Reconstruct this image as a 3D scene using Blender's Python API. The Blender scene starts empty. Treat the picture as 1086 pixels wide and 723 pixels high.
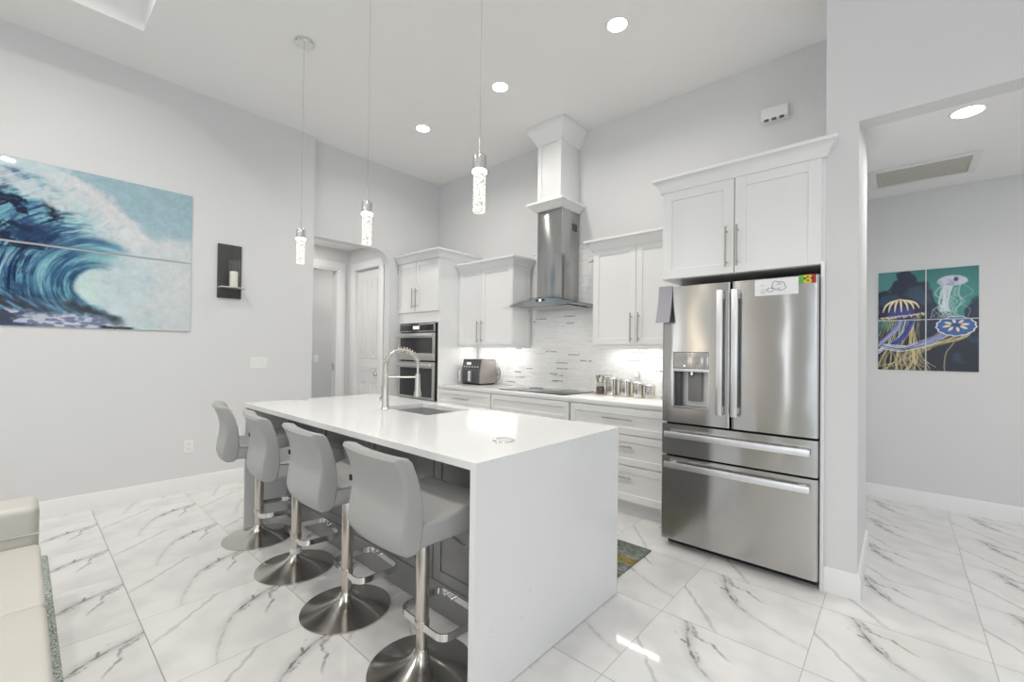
import bpy, bmesh, math, random
import numpy as np
from mathutils import Vector, Matrix

random.seed(7)
scene = bpy.context.scene
COL = scene.collection

# ------------------------------------------------------------------ camera
F_PX, YAW, PITCH, ROLL, CAM_H = 463.346, -0.728795, 0.009938, 0.012764, 1.32991
fw = Vector((math.sin(YAW) * math.cos(PITCH), math.cos(YAW) * math.cos(PITCH), math.sin(PITCH)))
r0 = Vector((math.cos(YAW), -math.sin(YAW), 0)); u0 = r0.cross(fw)
rt = math.cos(ROLL) * r0 + math.sin(ROLL) * u0
up = -math.sin(ROLL) * r0 + math.cos(ROLL) * u0
cam_d = bpy.data.cameras.new('camera'); cam = bpy.data.objects.new('camera', cam_d); COL.objects.link(cam)
cam.matrix_world = Matrix(((rt.x, up.x, -fw.x, 0), (rt.y, up.y, -fw.y, 0), (rt.z, up.z, -fw.z, CAM_H), (0, 0, 0, 1)))
cam_d.sensor_fit = 'HORIZONTAL'; cam_d.sensor_width = 36; cam_d.lens = F_PX / 1086 * 36
cam_d.shift_x = 2.4255 / 1086; cam_d.shift_y = 5.6 / 1086
cam_d.clip_start = 0.02; cam_d.clip_end = 100
scene.camera = cam

# ------------------------------------------------------------------ world, lights, exposure
scene.view_settings.view_transform = 'Standard'
scene.view_settings.look = 'None'
scene.view_settings.exposure = 0.29
scene.view_settings.gamma = 1.0
scene.view_settings.use_curve_mapping = False
scene.cycles.use_denoising = True
scene.cycles.max_bounces = 10
scene.cycles.diffuse_bounces = 6
scene.cycles.sample_clamp_indirect = 6
world = bpy.data.worlds.new('daylight'); scene.world = world; world.use_nodes = True
world.node_tree.nodes['Background'].inputs[0].default_value = (0.75, 0.87, 1.0, 1)
world.node_tree.nodes['Background'].inputs[1].default_value = 1.0

DAY_RIGHT, DAY_BACK, DOWN_W, HALL_W = 31, 38, 7.5, 6.5


def area(name, loc, direction, sx, sy, power, color=(1, 1, 1), spread=None):
    l = bpy.data.lights.new(name, 'AREA'); l.shape = 'RECTANGLE'; l.size = sx; l.size_y = sy
    l.energy = power; l.color = color
    if spread: l.spread = math.radians(spread)
    o = bpy.data.objects.new(name, l); COL.objects.link(o); o.location = loc
    o.rotation_euler = Vector(direction).to_track_quat('-Z', 'Y').to_euler()
    return o


# daylight coming in through the glass doors on the right and the windows behind the camera, then added streak strips
area('daylight_sliding_door', (8.97, -2.2, 1.4), (-1, 0, 0), 9.0, 2.6, DAY_RIGHT, (0.84, 0.93, 1.0))
area('daylight_and_streak_light', (3.6, -8.97, 1.4), (0, 1, 0), 8.6, 2.6, DAY_BACK, (0.97, 0.985, 1.0))
area('daylight_and_streak_light', (-4.845, -8.3, 1.35), (1, 0, 0), 0.55, 2.3, 18, (1.0, 0.86, 0.66))  # this and the next narrow strips are added to draw streaks on the fridge
area('daylight_and_streak_light', (-1.95, -8.97, 1.35), (0, 1, 0), 0.14, 2.3, 5, (0.97, 0.985, 1.0))
area('daylight_and_streak_light', (-4.845, -6.6, 1.35), (1, 0, 0), 0.36, 2.3, 12, (0.97, 0.985, 1.0))
# fill points without fixtures, added behind the camera to brighten ceiling and walls
for lx_, ly_, lz_, lw_ in ((2.2, -1.6, 2.5, 16), (1.0, -4.2, 2.5, 16), (3.8, -5.0, 2.5, 16)):
    pl_ = bpy.data.lights.new('room_fill', 'POINT'); pl_.energy = lw_; pl_.shadow_soft_size = .22; pl_.color = (1, .97, .93)
    po_ = bpy.data.objects.new('room_fill', pl_); COL.objects.link(po_); po_.location = (lx_, ly_, lz_)


# ------------------------------------------------------------------ object helpers
def wl(o):
    v = Vector((0, 0, 0))
    while o is not None:
        v += o.location; o = o.parent
    return v


def tag(o, label=None, cat=None, group=None, kind=None):
    if label: o['label'] = label
    if cat: o['category'] = cat
    if group: o['group'] = group
    if kind: o['kind'] = kind
    return o


def thing(name, label, cat, loc=(0, 0, 0), group=None):
    o = bpy.data.objects.new(name, None); COL.objects.link(o)
    o.empty_display_size = 0.1; o.location = loc
    return tag(o, label, cat, group)


class MB:
    """collects shapes in world space and links them as ONE mesh object"""

    def __init__(self): self.bm = bmesh.new()

    def _merge(self, t):
        me = bpy.data.meshes.new('tmp'); t.to_mesh(me); t.free()
        self.bm.from_mesh(me); bpy.data.meshes.remove(me)

    def box(self, x0, x1, y0, y1, z0, z1, b=0, seg=2):
        t = bmesh.new(); bmesh.ops.create_cube(t, size=1)
        sx, sy, sz = abs(x1 - x0), abs(y1 - y0), abs(z1 - z0)
        for v in t.verts:
            v.co = Vector(((x0 + x1) / 2 + v.co.x * sx, (y0 + y1) / 2 + v.co.y * sy, (z0 + z1) / 2 + v.co.z * sz))
        if b:
            bmesh.ops.bevel(t, geom=t.edges[:], offset=min(b, sx * .49, sy * .49, sz * .49), segments=seg, affect='EDGES', profile=.5)
        self._merge(t); return self

    def prism(self, pts, axis, a0, a1, b=0):
        """polygon extruded along an axis; pts are the two other coordinates in x,y,z order"""
        t = bmesh.new()
        def mk(p, a):
            if axis == 'X': return (a, p[0], p[1])
            if axis == 'Y': return (p[0], a, p[1])
            return (p[0], p[1], a)
        A = [t.verts.new(mk(p, a0)) for p in pts]; B = [t.verts.new(mk(p, a1)) for p in pts]
        n = len(pts)
        t.faces.new(A); t.faces.new(B[::-1])
        for i in range(n): t.faces.new((A[i], B[i], B[(i + 1) % n], A[(i + 1) % n]))
        bmesh.ops.recalc_face_normals(t, faces=t.faces[:])
        if b: bmesh.ops.bevel(t, geom=t.edges[:], offset=b, segments=2, affect='EDGES', profile=.5)
        self._merge(t); return self

    def lathe(self, prof, c=(0, 0, 0), seg=40, axis='Z'):
        t = bmesh.new(); rings = []
        for r, z in prof:
            ring = []
            for i in range(seg):
                a = 2 * math.pi * i / seg
                p = (r * math.cos(a), r * math.sin(a), z)
                if axis == 'Y': p = (p[0], p[2], p[1])
                if axis == 'X': p = (p[2], p[0], p[1])
                ring.append(t.verts.new((p[0] + c[0], p[1] + c[1], p[2] + c[2])))
            rings.append(ring)
        for a, b in zip(rings, rings[1:]):
            for i in range(seg): t.faces.new((a[i], a[(i + 1) % seg], b[(i + 1) % seg], b[i]))
        t.faces.new(rings[0][::-1]); t.faces.new(rings[-1])
        bmesh.ops.remove_doubles(t, verts=t.verts[:], dist=1e-6)
        bmesh.ops.recalc_face_normals(t, faces=t.faces[:])
        self._merge(t); return self

    def cyl(self, c, r, h, axis='Z', seg=28, b=0.0):
        p = [(r, 0), (r, h)] if not b else [(r - b, 0), (r - b * .3, b * .3), (r, b), (r, h - b), (r - b * .3, h - b * .3), (r - b, h)]
        return self.lathe(p, c, seg, axis)

    def tube(self, path, r, seg=10, closed=False, rect=None):
        """round tube, or a flat bar when rect=(width, height) with height along Z"""
        P = [Vector(p) for p in path]; n = len(P); t = bmesh.new(); rings = []
        nrm = None
        for i, p in enumerate(P):
            a = P[(i - 1) % n] if (closed or i > 0) else p
            b = P[(i + 1) % n] if (closed or i < n - 1) else p
            d = (b - a).normalized()
            if rect:
                nn = Vector((0, 0, 1)); bb = d.cross(nn).normalized()
                ring = [p + bb * sx * rect[0] / 2 + nn * sz * rect[1] / 2 for sx, sz in ((-1, -1), (1, -1), (1, 1), (-1, 1))]
            else:
                if nrm is None:
                    nrm = d.orthogonal().normalized()
                else:
                    nrm = (nrm - d * nrm.dot(d)); nrm = nrm.normalized() if nrm.length > 1e-6 else d.orthogonal().normalized()
                bb = d.cross(nrm)
                rr = r[i] if isinstance(r, (list, tuple)) else r
                ring = [p + (nrm * math.cos(2 * math.pi * k / seg) + bb * math.sin(2 * math.pi * k / seg)) * rr for k in range(seg)]
            rings.append([t.verts.new(q) for q in ring])
        m = len(rings[0])
        for i in range(n if closed else n - 1):
            a, b = rings[i], rings[(i + 1) % n]
            for k in range(m): t.faces.new((a[k], a[(k + 1) % m], b[(k + 1) % m], b[k]))
        if not closed:
            t.faces.new(rings[0][::-1]); t.faces.new(rings[-1])
        bmesh.ops.recalc_face_normals(t, faces=t.faces[:])
        self._merge(t); return self

    def sweep(self, path, prof):
        """moulding: profile (out, z) swept along an XY path with mitred corners; out is to the right of travel"""
        n = len(path); t = bmesh.new(); rings = []
        for i, p in enumerate(path):
            p = Vector(p[:2])
            ds = []
            if i > 0: ds.append((p - Vector(path[i - 1][:2])).normalized())
            if i < n - 1: ds.append((Vector(path[i + 1][:2]) - p).normalized())
            ns = [Vector((d.y, -d.x)) for d in ds]
            m = ns[0] if len(ns) == 1 else (ns[0] + ns[1]) / (1 + ns[0].dot(ns[1]))
            rings.append([t.verts.new((p.x + m.x * o, p.y + m.y * o, z)) for o, z in prof])
        k = len(prof)
        for a, b in zip(rings, rings[1:]):
            for j in range(k): t.faces.new((a[j], a[(j + 1) % k], b[(j + 1) % k], b[j]))
        t.faces.new(rings[0]); t.faces.new(rings[-1][::-1])
        bmesh.ops.recalc_face_normals(t, faces=t.faces[:])
        self._merge(t); return self

    def loft(self, prof, hw, r=.018, bulge=0.0, n=12, c=(0, 0, 0), fan=False):
        """closed (y,z) profile extruded across x in [-hw,hw] with rounded ends; bulge pushes the middle to -y"""
        t = bmesh.new(); P = [Vector(p) for p in prof]; k = len(P)
        ar = sum(P[i].x * P[(i + 1) % k].y - P[(i + 1) % k].x * P[i].y for i in range(k))
        nr = []
        for i in range(k):
            d = (P[(i + 1) % k] - P[i - 1]).normalized(); q = Vector((d.y, -d.x)); nr.append(q if ar > 0 else -q)
        st = []
        for j in range(5):
            f = math.pi / 2 * j / 4; st.append((-hw + r - r * math.cos(f), r * (1 - math.sin(f))))
        for j in range(1, n): st.append((-hw + r + (2 * hw - 2 * r) * j / n, 0))
        for j in range(5):
            f = math.pi / 2 * (1 - j / 4); st.append((hw - r + r * math.cos(f), r * (1 - math.sin(f))))
        rings = []
        for x, ins in st:
            by = -bulge * (1 - (x / hw) ** 2)
            rings.append([t.verts.new((c[0] + x, c[1] + P[i].x - nr[i].x * ins + by, c[2] + P[i].y - nr[i].y * ins)) for i in range(k)])
        for a, b in zip(rings, rings[1:]):
            for i in range(k): t.faces.new((a[i], a[(i + 1) % k], b[(i + 1) % k], b[i]))
        if fan:
            for rg in (rings[0], rings[-1]):
                cv = t.verts.new(sum((v_.co for v_ in rg), Vector()) / k)
                for i in range(k): t.faces.new((rg[i], rg[(i + 1) % k], cv))
        else:
            t.faces.new(rings[0][::-1]); t.faces.new(rings[-1])
        bmesh.ops.recalc_face_normals(t, faces=t.faces[:])
        self._merge(t); return self

    def build(self, name, mat, parent=None, smooth=35):
        me = bpy.data.meshes.new(name)
        if parent is not None:
            bmesh.ops.translate(self.bm, verts=self.bm.verts[:], vec=-wl(parent))
        self.bm.to_mesh(me); self.bm.free()
        me.materials.append(mat)
        if smooth:
            for p in me.polygons: p.use_smooth = True
            me.set_sharp_from_angle(angle=math.radians(smooth))
        o = bpy.data.objects.new(name, me); COL.objects.link(o)
        if parent is not None: o.parent = parent
        return o


def copy_tree(o, parent=None):
    c = o.copy(); COL.objects.link(c)
    if parent is not None: c.parent = parent
    for ch in [q for q in bpy.data.objects if q.parent == o]:
        copy_tree(ch, c)
    return c


def rounded(pts, r, n=5):
    """round the corners of a closed polygon; r may be a list"""
    out = []; k = len(pts)
    for i in range(k):
        p = Vector(pts[i]); a = Vector(pts[i - 1]); b = Vector(pts[(i + 1) % k])
        rr = r[i] if isinstance(r, (list, tuple)) else r
        d1 = (a - p); d2 = (b - p)
        rr = min(rr, d1.length * .49, d2.length * .49)
        s = p + d1.normalized() * rr; e = p + d2.normalized() * rr
        if rr < 1e-5: out.append(tuple(p)); continue
        for j in range(n + 1):
            u = j / n; out.append(tuple(s * (1 - u) ** 2 + p * 2 * u * (1 - u) + e * u * u))
    return out


# ------------------------------------------------------------------ materials
def srgb(r, g, b):
    f = lambda c: (c / 255 / 12.92) if c / 255 <= .04045 else ((c / 255 + .055) / 1.055) ** 2.4
    return (f(r), f(g), f(b))


def mat(name, color, rough=.5, metal=0.0, spec=.5, emit=None, es=0, noise=None, aniso=0, alpha=None, trans=0, bump=None, coat=0):
    m = bpy.data.materials.new(name); m.use_nodes = True; nt = m.node_tree; b = nt.nodes['Principled BSDF']
    b.inputs['Base Color'].default_value = (*color, 1); b.inputs['Roughness'].default_value = rough
    b.inputs['Metallic'].default_value = metal; b.inputs['Specular IOR Level'].default_value = spec
    if trans: b.inputs['Transmission Weight'].default_value = trans
    if coat: b.inputs['Coat Weight'].default_value = coat; b.inputs['Coat Roughness'].default_value = .05
    if emit: b.inputs['Emission Color'].default_value = (*emit, 1); b.inputs['Emission Strength'].default_value = es
    if noise:  # (scale xyz, amount)
        tc = nt.nodes.new('ShaderNodeTexCoord'); mp = nt.nodes.new('ShaderNodeMapping'); nz = nt.nodes.new('ShaderNodeTexNoise')
        mp.inputs['Scale'].default_value = noise[0]; nz.inputs['Scale'].default_value = 1; nz.inputs['Detail'].default_value = 4
        nt.links.new(tc.outputs['Object'], mp.inputs[0]); nt.links.new(mp.outputs[0], nz.inputs['Vector'])
        mx = nt.nodes.new('ShaderNodeMix'); mx.data_type = 'RGBA'
        a = noise[1]
        mx.inputs[6].default_value = (*[max(0, c * (1 - a)) for c in color], 1)
        mx.inputs[7].default_value = (*[min(1, c * (1 + a)) for c in color], 1)
        nt.links.new(nz.outputs['Fac'], mx.inputs[0]); nt.links.new(mx.outputs[2], b.inputs['Base Color'])
        if bump:
            bp = nt.nodes.new('ShaderNodeBump'); bp.inputs['Strength'].default_value = bump[0]; bp.inputs['Distance'].default_value = bump[1]
            nt.links.new(nz.outputs['Fac'], bp.inputs['Height']); nt.links.new(bp.outputs[0], b.inputs['Normal'])
    if aniso:
        b.inputs['Anisotropic'].default_value = aniso
    return m


WALL = mat('wall_paint', (.70, .70, .70), .6, spec=.25, noise=((3, 3, 3), .012))
CEIL = mat('ceiling_paint', (.87, .865, .855), .7, spec=.2, noise=((3, 3, 3), .012))
TRIM = mat('white_trim', (.83, .83, .825), .35, noise=((4, 4, 4), .01))
CAB = mat('white_cabinet_lacquer', (.82, .82, .815), .32, noise=((4, 4, 4), .01))
DOORM = mat('white_door_paint', (.80, .80, .795), .4, noise=((4, 4, 4), .01))
GREYROOM = mat('grey_room_paint', (.66, .645, .625), .6, spec=.25, noise=((3, 3, 3), .012))
NICKEL = mat('brushed_nickel', (.66, .62, .57), .28, 1, noise=((60, 60, 4), .06))
HANDLE = mat('cabinet_pull_nickel', (.44, .42, .39), .3, 1, noise=((60, 60, 4), .06))
CHROME = mat('chrome', (.75, .75, .75), .12, 1, noise=((30, 30, 30), .02))
BLACK = mat('black_gap', (.012, .012, .013), .5, noise=((20, 20, 20), .1))
BLACKGLASS = mat('black_glass', (.02, .021, .022), .06, noise=((10, 10, 10), .1), coat=.3)
OVENGLASS = mat('oven_glass', (.045, .046, .048), .08, noise=((10, 10, 10), .1))
DARKPLASTIC = mat('dark_plastic', (.06, .06, .065), .35, noise=((20, 20, 20), .1))
PLATE = mat('white_plastic_plate', (.80, .80, .79), .3, noise=((8, 8, 8), .01))
SLOT = mat('slot_dark', (.10, .10, .10), .5, noise=((20, 20, 20), .05))
LEATHER = mat('light_grey_leather', (.37, .37, .365), .42, noise=((9, 9, 9), .03), bump=(.08, .004))
SOFAL = mat('cream_leather', (.54, .525, .48), .45, noise=((5, 5, 5), .03), bump=(.1, .004))
ISLGREY = mat('island_grey_lacquer', (.27, .27, .275), .16, noise=((5, 5, 5), .03))
SINKM = mat('sink_steel', (.62, .62, .63), .38, .8, noise=((40, 4, 4), .05))
WHITEMETAL = mat('satin_aluminium', (.80, .80, .81), .3, .85, noise=((60, 3, 3), .03))
WAX = mat('candle_wax', (.82, .79, .71), .5, noise=((20, 20, 20), .02))
PAPER = mat('white_paper', (.82, .82, .84), .6, noise=((20, 20, 20), .01))
INK = mat('grey_ink', (.16, .16, .17), .6, noise=((20, 20, 20), .05))


def steel(name, col, rough, stretch, aniso=.5, rot=0.0, wob=.004):
    m = bpy.data.materials.new(name); m.use_nodes = True; nt = m.node_tree; b = nt.nodes['Principled BSDF']
    tc = nt.nodes.new('ShaderNodeTexCoord'); mp = nt.nodes.new('ShaderNodeMapping'); nz = nt.nodes.new('ShaderNodeTexNoise')
    mp.inputs['Scale'].default_value = stretch; nz.inputs['Scale'].default_value = 1; nz.inputs['Detail'].default_value = 3
    nt.links.new(tc.outputs['Object'], mp.inputs[0]); nt.links.new(mp.outputs[0], nz.inputs['Vector'])
    mr = nt.nodes.new('ShaderNodeMapRange'); mr.inputs[3].default_value = rough * .9; mr.inputs[4].default_value = rough * 1.1
    nt.links.new(nz.outputs['Fac'], mr.inputs[0]); nt.links.new(mr.outputs[0], b.inputs['Roughness'])
    # slow waviness of the sheet: the reflections wander
    n2 = nt.nodes.new('ShaderNodeTexNoise'); n2.inputs['Scale'].default_value = 3.2; n2.inputs['Detail'].default_value = 1
    nt.links.new(tc.outputs['Object'], n2.inputs['Vector'])
    bp = nt.nodes.new('ShaderNodeBump'); bp.inputs['Strength'].default_value = 1; bp.inputs['Distance'].default_value = wob
    nt.links.new(n2.outputs['Fac'], bp.inputs['Height']); nt.links.new(bp.outputs[0], b.inputs['Normal'])
    b.inputs['Base Color'].default_value = (*col, 1); b.inputs['Metallic'].default_value = 1
    b.inputs['Anisotropic'].default_value = aniso; b.inputs['Anisotropic Rotation'].default_value = rot
    tg = nt.nodes.new('ShaderNodeTangent'); tg.direction_type = 'RADIAL'; tg.axis = 'Z'; nt.links.new(tg.outputs[0], b.inputs['Tangent'])
    return m


STEEL = steel('stainless_steel', (.52, .51, .495), .17, (2, 2, 160), .94, .25, .0028)
OVENSTEEL = mat('oven_steel', (.66, .65, .63), .3, .9, noise=((3, 3, 120), .04))
STEELH = steel('stainless_hood', (.46, .46, .455), .2, (160, 160, 2), .9, .25, .003)
DISCSTEEL = None


def disc_steel():
    m = bpy.data.materials.new('spun_steel'); m.use_nodes = True; nt = m.node_tree; b = nt.nodes['Principled BSDF']
    tg = nt.nodes.new('ShaderNodeTangent'); tg.direction_type = 'RADIAL'; tg.axis = 'Z'
    nt.links.new(tg.outputs[0], b.inputs['Tangent'])
    b.inputs['Roughness'].default_value = .2
    b.inputs['Base Color'].default_value = (.60, .575, .54, 1); b.inputs['Metallic'].default_value = 1
    b.inputs['Anisotropic'].default_value = .85; b.inputs['Anisotropic Rotation'].default_value = .25
    return m


DISCSTEEL = disc_steel()


def quartz():
    m = bpy.data.materials.new('white_quartz'); m.use_nodes = True; nt = m.node_tree; b = nt.nodes['Principled BSDF']
    tc = nt.nodes.new('ShaderNodeTexCoord')
    n1 = nt.nodes.new('ShaderNodeTexNoise'); n1.inputs['Scale'].default_value = 2.2; n1.inputs['Detail'].default_value = 5
    n2 = nt.nodes.new('ShaderNodeTexNoise'); n2.inputs['Scale'].default_value = 28; n2.inputs['Detail'].default_value = 3; n2.inputs['Distortion'].default_value = 1.2
    for n in (n1, n2): nt.links.new(tc.outputs['Object'], n.inputs['Vector'])
    r1 = nt.nodes.new('ShaderNodeValToRGB'); r1.color_ramp.elements[0].color = (.77, .775, .78, 1); r1.color_ramp.elements[1].color = (.83, .83, .825, 1)
    nt.links.new(n1.outputs['Fac'], r1.inputs[0])
    r2 = nt.nodes.new('ShaderNodeValToRGB'); r2.color_ramp.elements[0].position = .70; r2.color_ramp.elements[0].color = (1, 1, 1, 1)
    r2.color_ramp.elements[1].position = .80; r2.color_ramp.elements[1].color = (.70, .70, .71, 1)
    nt.links.new(n2.outputs['Fac'], r2.inputs[0])
    mx = nt.nodes.new('ShaderNodeMix'); mx.data_type = 'RGBA'; mx.blend_type = 'MULTIPLY'; mx.inputs[0].default_value = 1
    nt.links.new(r1.outputs[0], mx.inputs[6]); nt.links.new(r2.outputs[0], mx.inputs[7]); nt.links.new(mx.outputs[2], b.inputs['Base Color'])
    b.inputs['Roughness'].default_value = .13
    return m


QUARTZ = quartz()


def N(nt, t, op=None, **kw):
    n = nt.nodes.new(t)
    if op: n.operation = op
    return n


def math_node(nt, op, a, b=None, c=None, clamp=False):
    n = nt.nodes.new('ShaderNodeMath'); n.operation = op; n.use_clamp = clamp
    for i, v in enumerate((a, b, c)):
        if v is None: continue
        if isinstance(v, (int, float)): n.inputs[i].default_value = v
        else: nt.links.new(v, n.inputs[i])
    return n.outputs[0]


def curve_node(nt, val, pts):
    n = nt.nodes.new('ShaderNodeFloatCurve'); c = n.mapping.curves[0]
    while len(c.points) > 2: c.points.remove(c.points[1])
    c.points[0].location = pts[0]; c.points[1].location = pts[-1]
    for p in pts[1:-1]: c.points.new(*p)
    n.mapping.use_clip = False
    n.mapping.update(); nt.links.new(val, n.inputs['Value'])
    return n.outputs[0]


def smooth(nt, val, a, b, o0=0.0, o1=1.0):
    n = nt.nodes.new('ShaderNodeMapRange'); n.interpolation_type = 'SMOOTHSTEP'
    n.inputs[1].default_value = a; n.inputs[2].default_value = b; n.inputs[3].default_value = o0; n.inputs[4].default_value = o1
    nt.links.new(val, n.inputs[0]); return n.outputs[0]


def marble_floor():
    m = bpy.data.materials.new('marble_floor_tile'); m.use_nodes = True; nt = m.node_tree; b = nt.nodes['Principled BSDF']
    M = lambda op, a, b_=None, c=None, clamp=False: math_node(nt, op, a, b_, c, clamp)
    geo = nt.nodes.new('ShaderNodeNewGeometry'); sp = nt.nodes.new('ShaderNodeSeparateXYZ'); nt.links.new(geo.outputs['Position'], sp.inputs[0])
    U = M('DIVIDE', M('SUBTRACT', sp.outputs[0], .308), .6105); V = M('DIVIDE', M('SUBTRACT', sp.outputs[1], .405), .6065)
    u = M('FRACT', U); v = M('FRACT', V)
    eu = M('MULTIPLY', M('MINIMUM', u, M('SUBTRACT', 1, u)), .6105); ev = M('MULTIPLY', M('MINIMUM', v, M('SUBTRACT', 1, v)), .6065)
    grout = M('MAXIMUM', smooth(nt, eu, .0008, .0022, 1, 0), smooth(nt, ev, .0012, .0032, 1, 0))
    cb = nt.nodes.new('ShaderNodeCombineXYZ'); nt.links.new(u, cb.inputs[0]); nt.links.new(v, cb.inputs[1])

    def noise(scale, detail=3, off=0.0, rough=.5):
        n = nt.nodes.new('ShaderNodeTexNoise'); n.inputs['Scale'].default_value = scale; n.inputs['Detail'].default_value = detail; n.inputs['Roughness'].default_value = rough
        a = nt.nodes.new('ShaderNodeVectorMath'); a.operation = 'ADD'; a.inputs[1].default_value = (off, off * .7, off)
        nt.links.new(cb.outputs[0], a.inputs[0]); nt.links.new(a.outputs[0], n.inputs['Vector']); return n.outputs['Fac']
    w1 = M('SUBTRACT', noise(5, 4, 1.3), .5); w2 = M('SUBTRACT', noise(16, 4, 5.1), .5)
    warp = M('ADD', M('MULTIPLY', w1, .10), M('MULTIPLY', w2, .055))
    s = M('ADD', M('ADD', u, v), warp); t = M('SUBTRACT', u, v)
    tn = M('MULTIPLY', M('ADD', t, 1), .5); sn = M('MULTIPLY', s, .5)
    # main vein, its side branch and the soft second vein of the printed tile
    f1 = curve_node(nt, tn, [(0, .62), (.1, .60), (.19, .57), (.315, .515), (.425, .495), (.605, .525), (.73, .57), (.86, .64), (1, .72)])
    d1 = M('ABSOLUTE', M('SUBTRACT', sn, f1))
    i1 = curve_node(nt, tn, [(0, .25), (.12, .8), (.3, 1), (.42, .9), (.5, .45), (.7, .38), (.85, .34), (1, .3)])
    brk = smooth(nt, noise(13, 3, 9.2), .38, .62, .25, 1)
    v1 = M('MULTIPLY', M('MULTIPLY', smooth(nt, d1, .001, .013, 1, 0), i1), brk)
    halo = M('MULTIPLY', M('MULTIPLY', smooth(nt, d1, .0, .06, 1, 0), i1), .30)
    f2 = curve_node(nt, tn, [(0, .70), (.195, .60), (.3, .63), (.4, .66), (.6, .70), (1, .8)])
    d2 = M('ABSOLUTE', M('SUBTRACT', M('ADD', sn, M('MULTIPLY', w2, .05)), f2))
    i2 = curve_node(nt, tn, [(0, 0), (.1, .1), (.19, .75), (.33, .8), (.43, .35), (.48, 0), (1, 0)])
    v2 = M('MULTIPLY', M('MULTIPLY', smooth(nt, d2, .001, .018, 1, 0), i2), brk)
    f4 = curve_node(nt, tn, [(0, .50), (.1, .52), (.25, .50), (.34, .535), (.44, .505), (.6, .5), (1, .5)])
    d4 = M('ABSOLUTE', M('SUBTRACT', sn, f4))
    i4 = curve_node(nt, tn, [(0, 0), (.16, 0), (.22, .8), (.38, 1), (.44, .3), (.47, 0), (1, 0)])
    v4 = M('MULTIPLY', M('MULTIPLY', smooth(nt, d4, .001, .013, 1, 0), i4), smooth(nt, noise(17, 3, 3.2), .42, .6, 0, 1))
    f3 = curve_node(nt, tn, [(0, .28), (.225, .275), (.315, .265), (.45, .25), (.715, .215), (1, .2)])
    d3 = M('ABSOLUTE', M('SUBTRACT', sn, f3))
    i3 = curve_node(nt, tn, [(0, .3), (.3, .42), (.6, .36), (.75, .2), (1, .15)])
    v3 = M('MULTIPLY', smooth(nt, d3, .001, .017, 1, 0), i3)
    vein = M('MINIMUM', M('ADD', M('MAXIMUM', M('MAXIMUM', v1, v4), M('MAXIMUM', v2, v3)), halo), 1)
    cloud = noise(2.2, 3, 7.7)
    c1 = nt.nodes.new('ShaderNodeMix'); c1.data_type = 'RGBA'; c1.inputs[6].default_value = (.66, .655, .65, 1); c1.inputs[7].default_value = (.755, .745, .735, 1)
    nt.links.new(smooth(nt, cloud, .3, .6), c1.inputs[0])
    c2 = nt.nodes.new('ShaderNodeMix'); c2.data_type = 'RGBA'; c2.inputs[7].default_value = (.16, .16, .165, 1)
    nt.links.new(M('MULTIPLY', vein, .86), c2.inputs[0]); nt.links.new(c1.outputs[2], c2.inputs[6])
    c3 = nt.nodes.new('ShaderNodeMix'); c3.data_type = 'RGBA'; c3.inputs[7].default_value = (.30, .29, .275, 1)
    nt.links.new(M('MULTIPLY', grout, .85), c3.inputs[0]); nt.links.new(c2.outputs[2], c3.inputs[6])
    nt.links.new(c3.outputs[2], b.inputs['Base Color'])
    nt.links.new(M('ADD', M('MULTIPLY', grout, .5), .055), b.inputs['Roughness'])
    # each polished tile is very slightly dished, so reflections bend
    nb = nt.nodes.new('ShaderNodeTexNoise'); nb.inputs['Scale'].default_value = 2.6; nb.inputs['Detail'].default_value = 0
    nt.links.new(geo.outputs['Position'], nb.inputs['Vector'])
    bp = nt.nodes.new('ShaderNodeBump'); bp.inputs['Strength'].default_value = 1; bp.inputs['Distance'].default_value = .0025
    nt.links.new(M('SUBTRACT', nb.outputs['Fac'], M('MULTIPLY', grout, .15)), bp.inputs['Height']); nt.links.new(bp.outputs[0], b.inputs['Normal'])
    return m


FLOORM = marble_floor()


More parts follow.
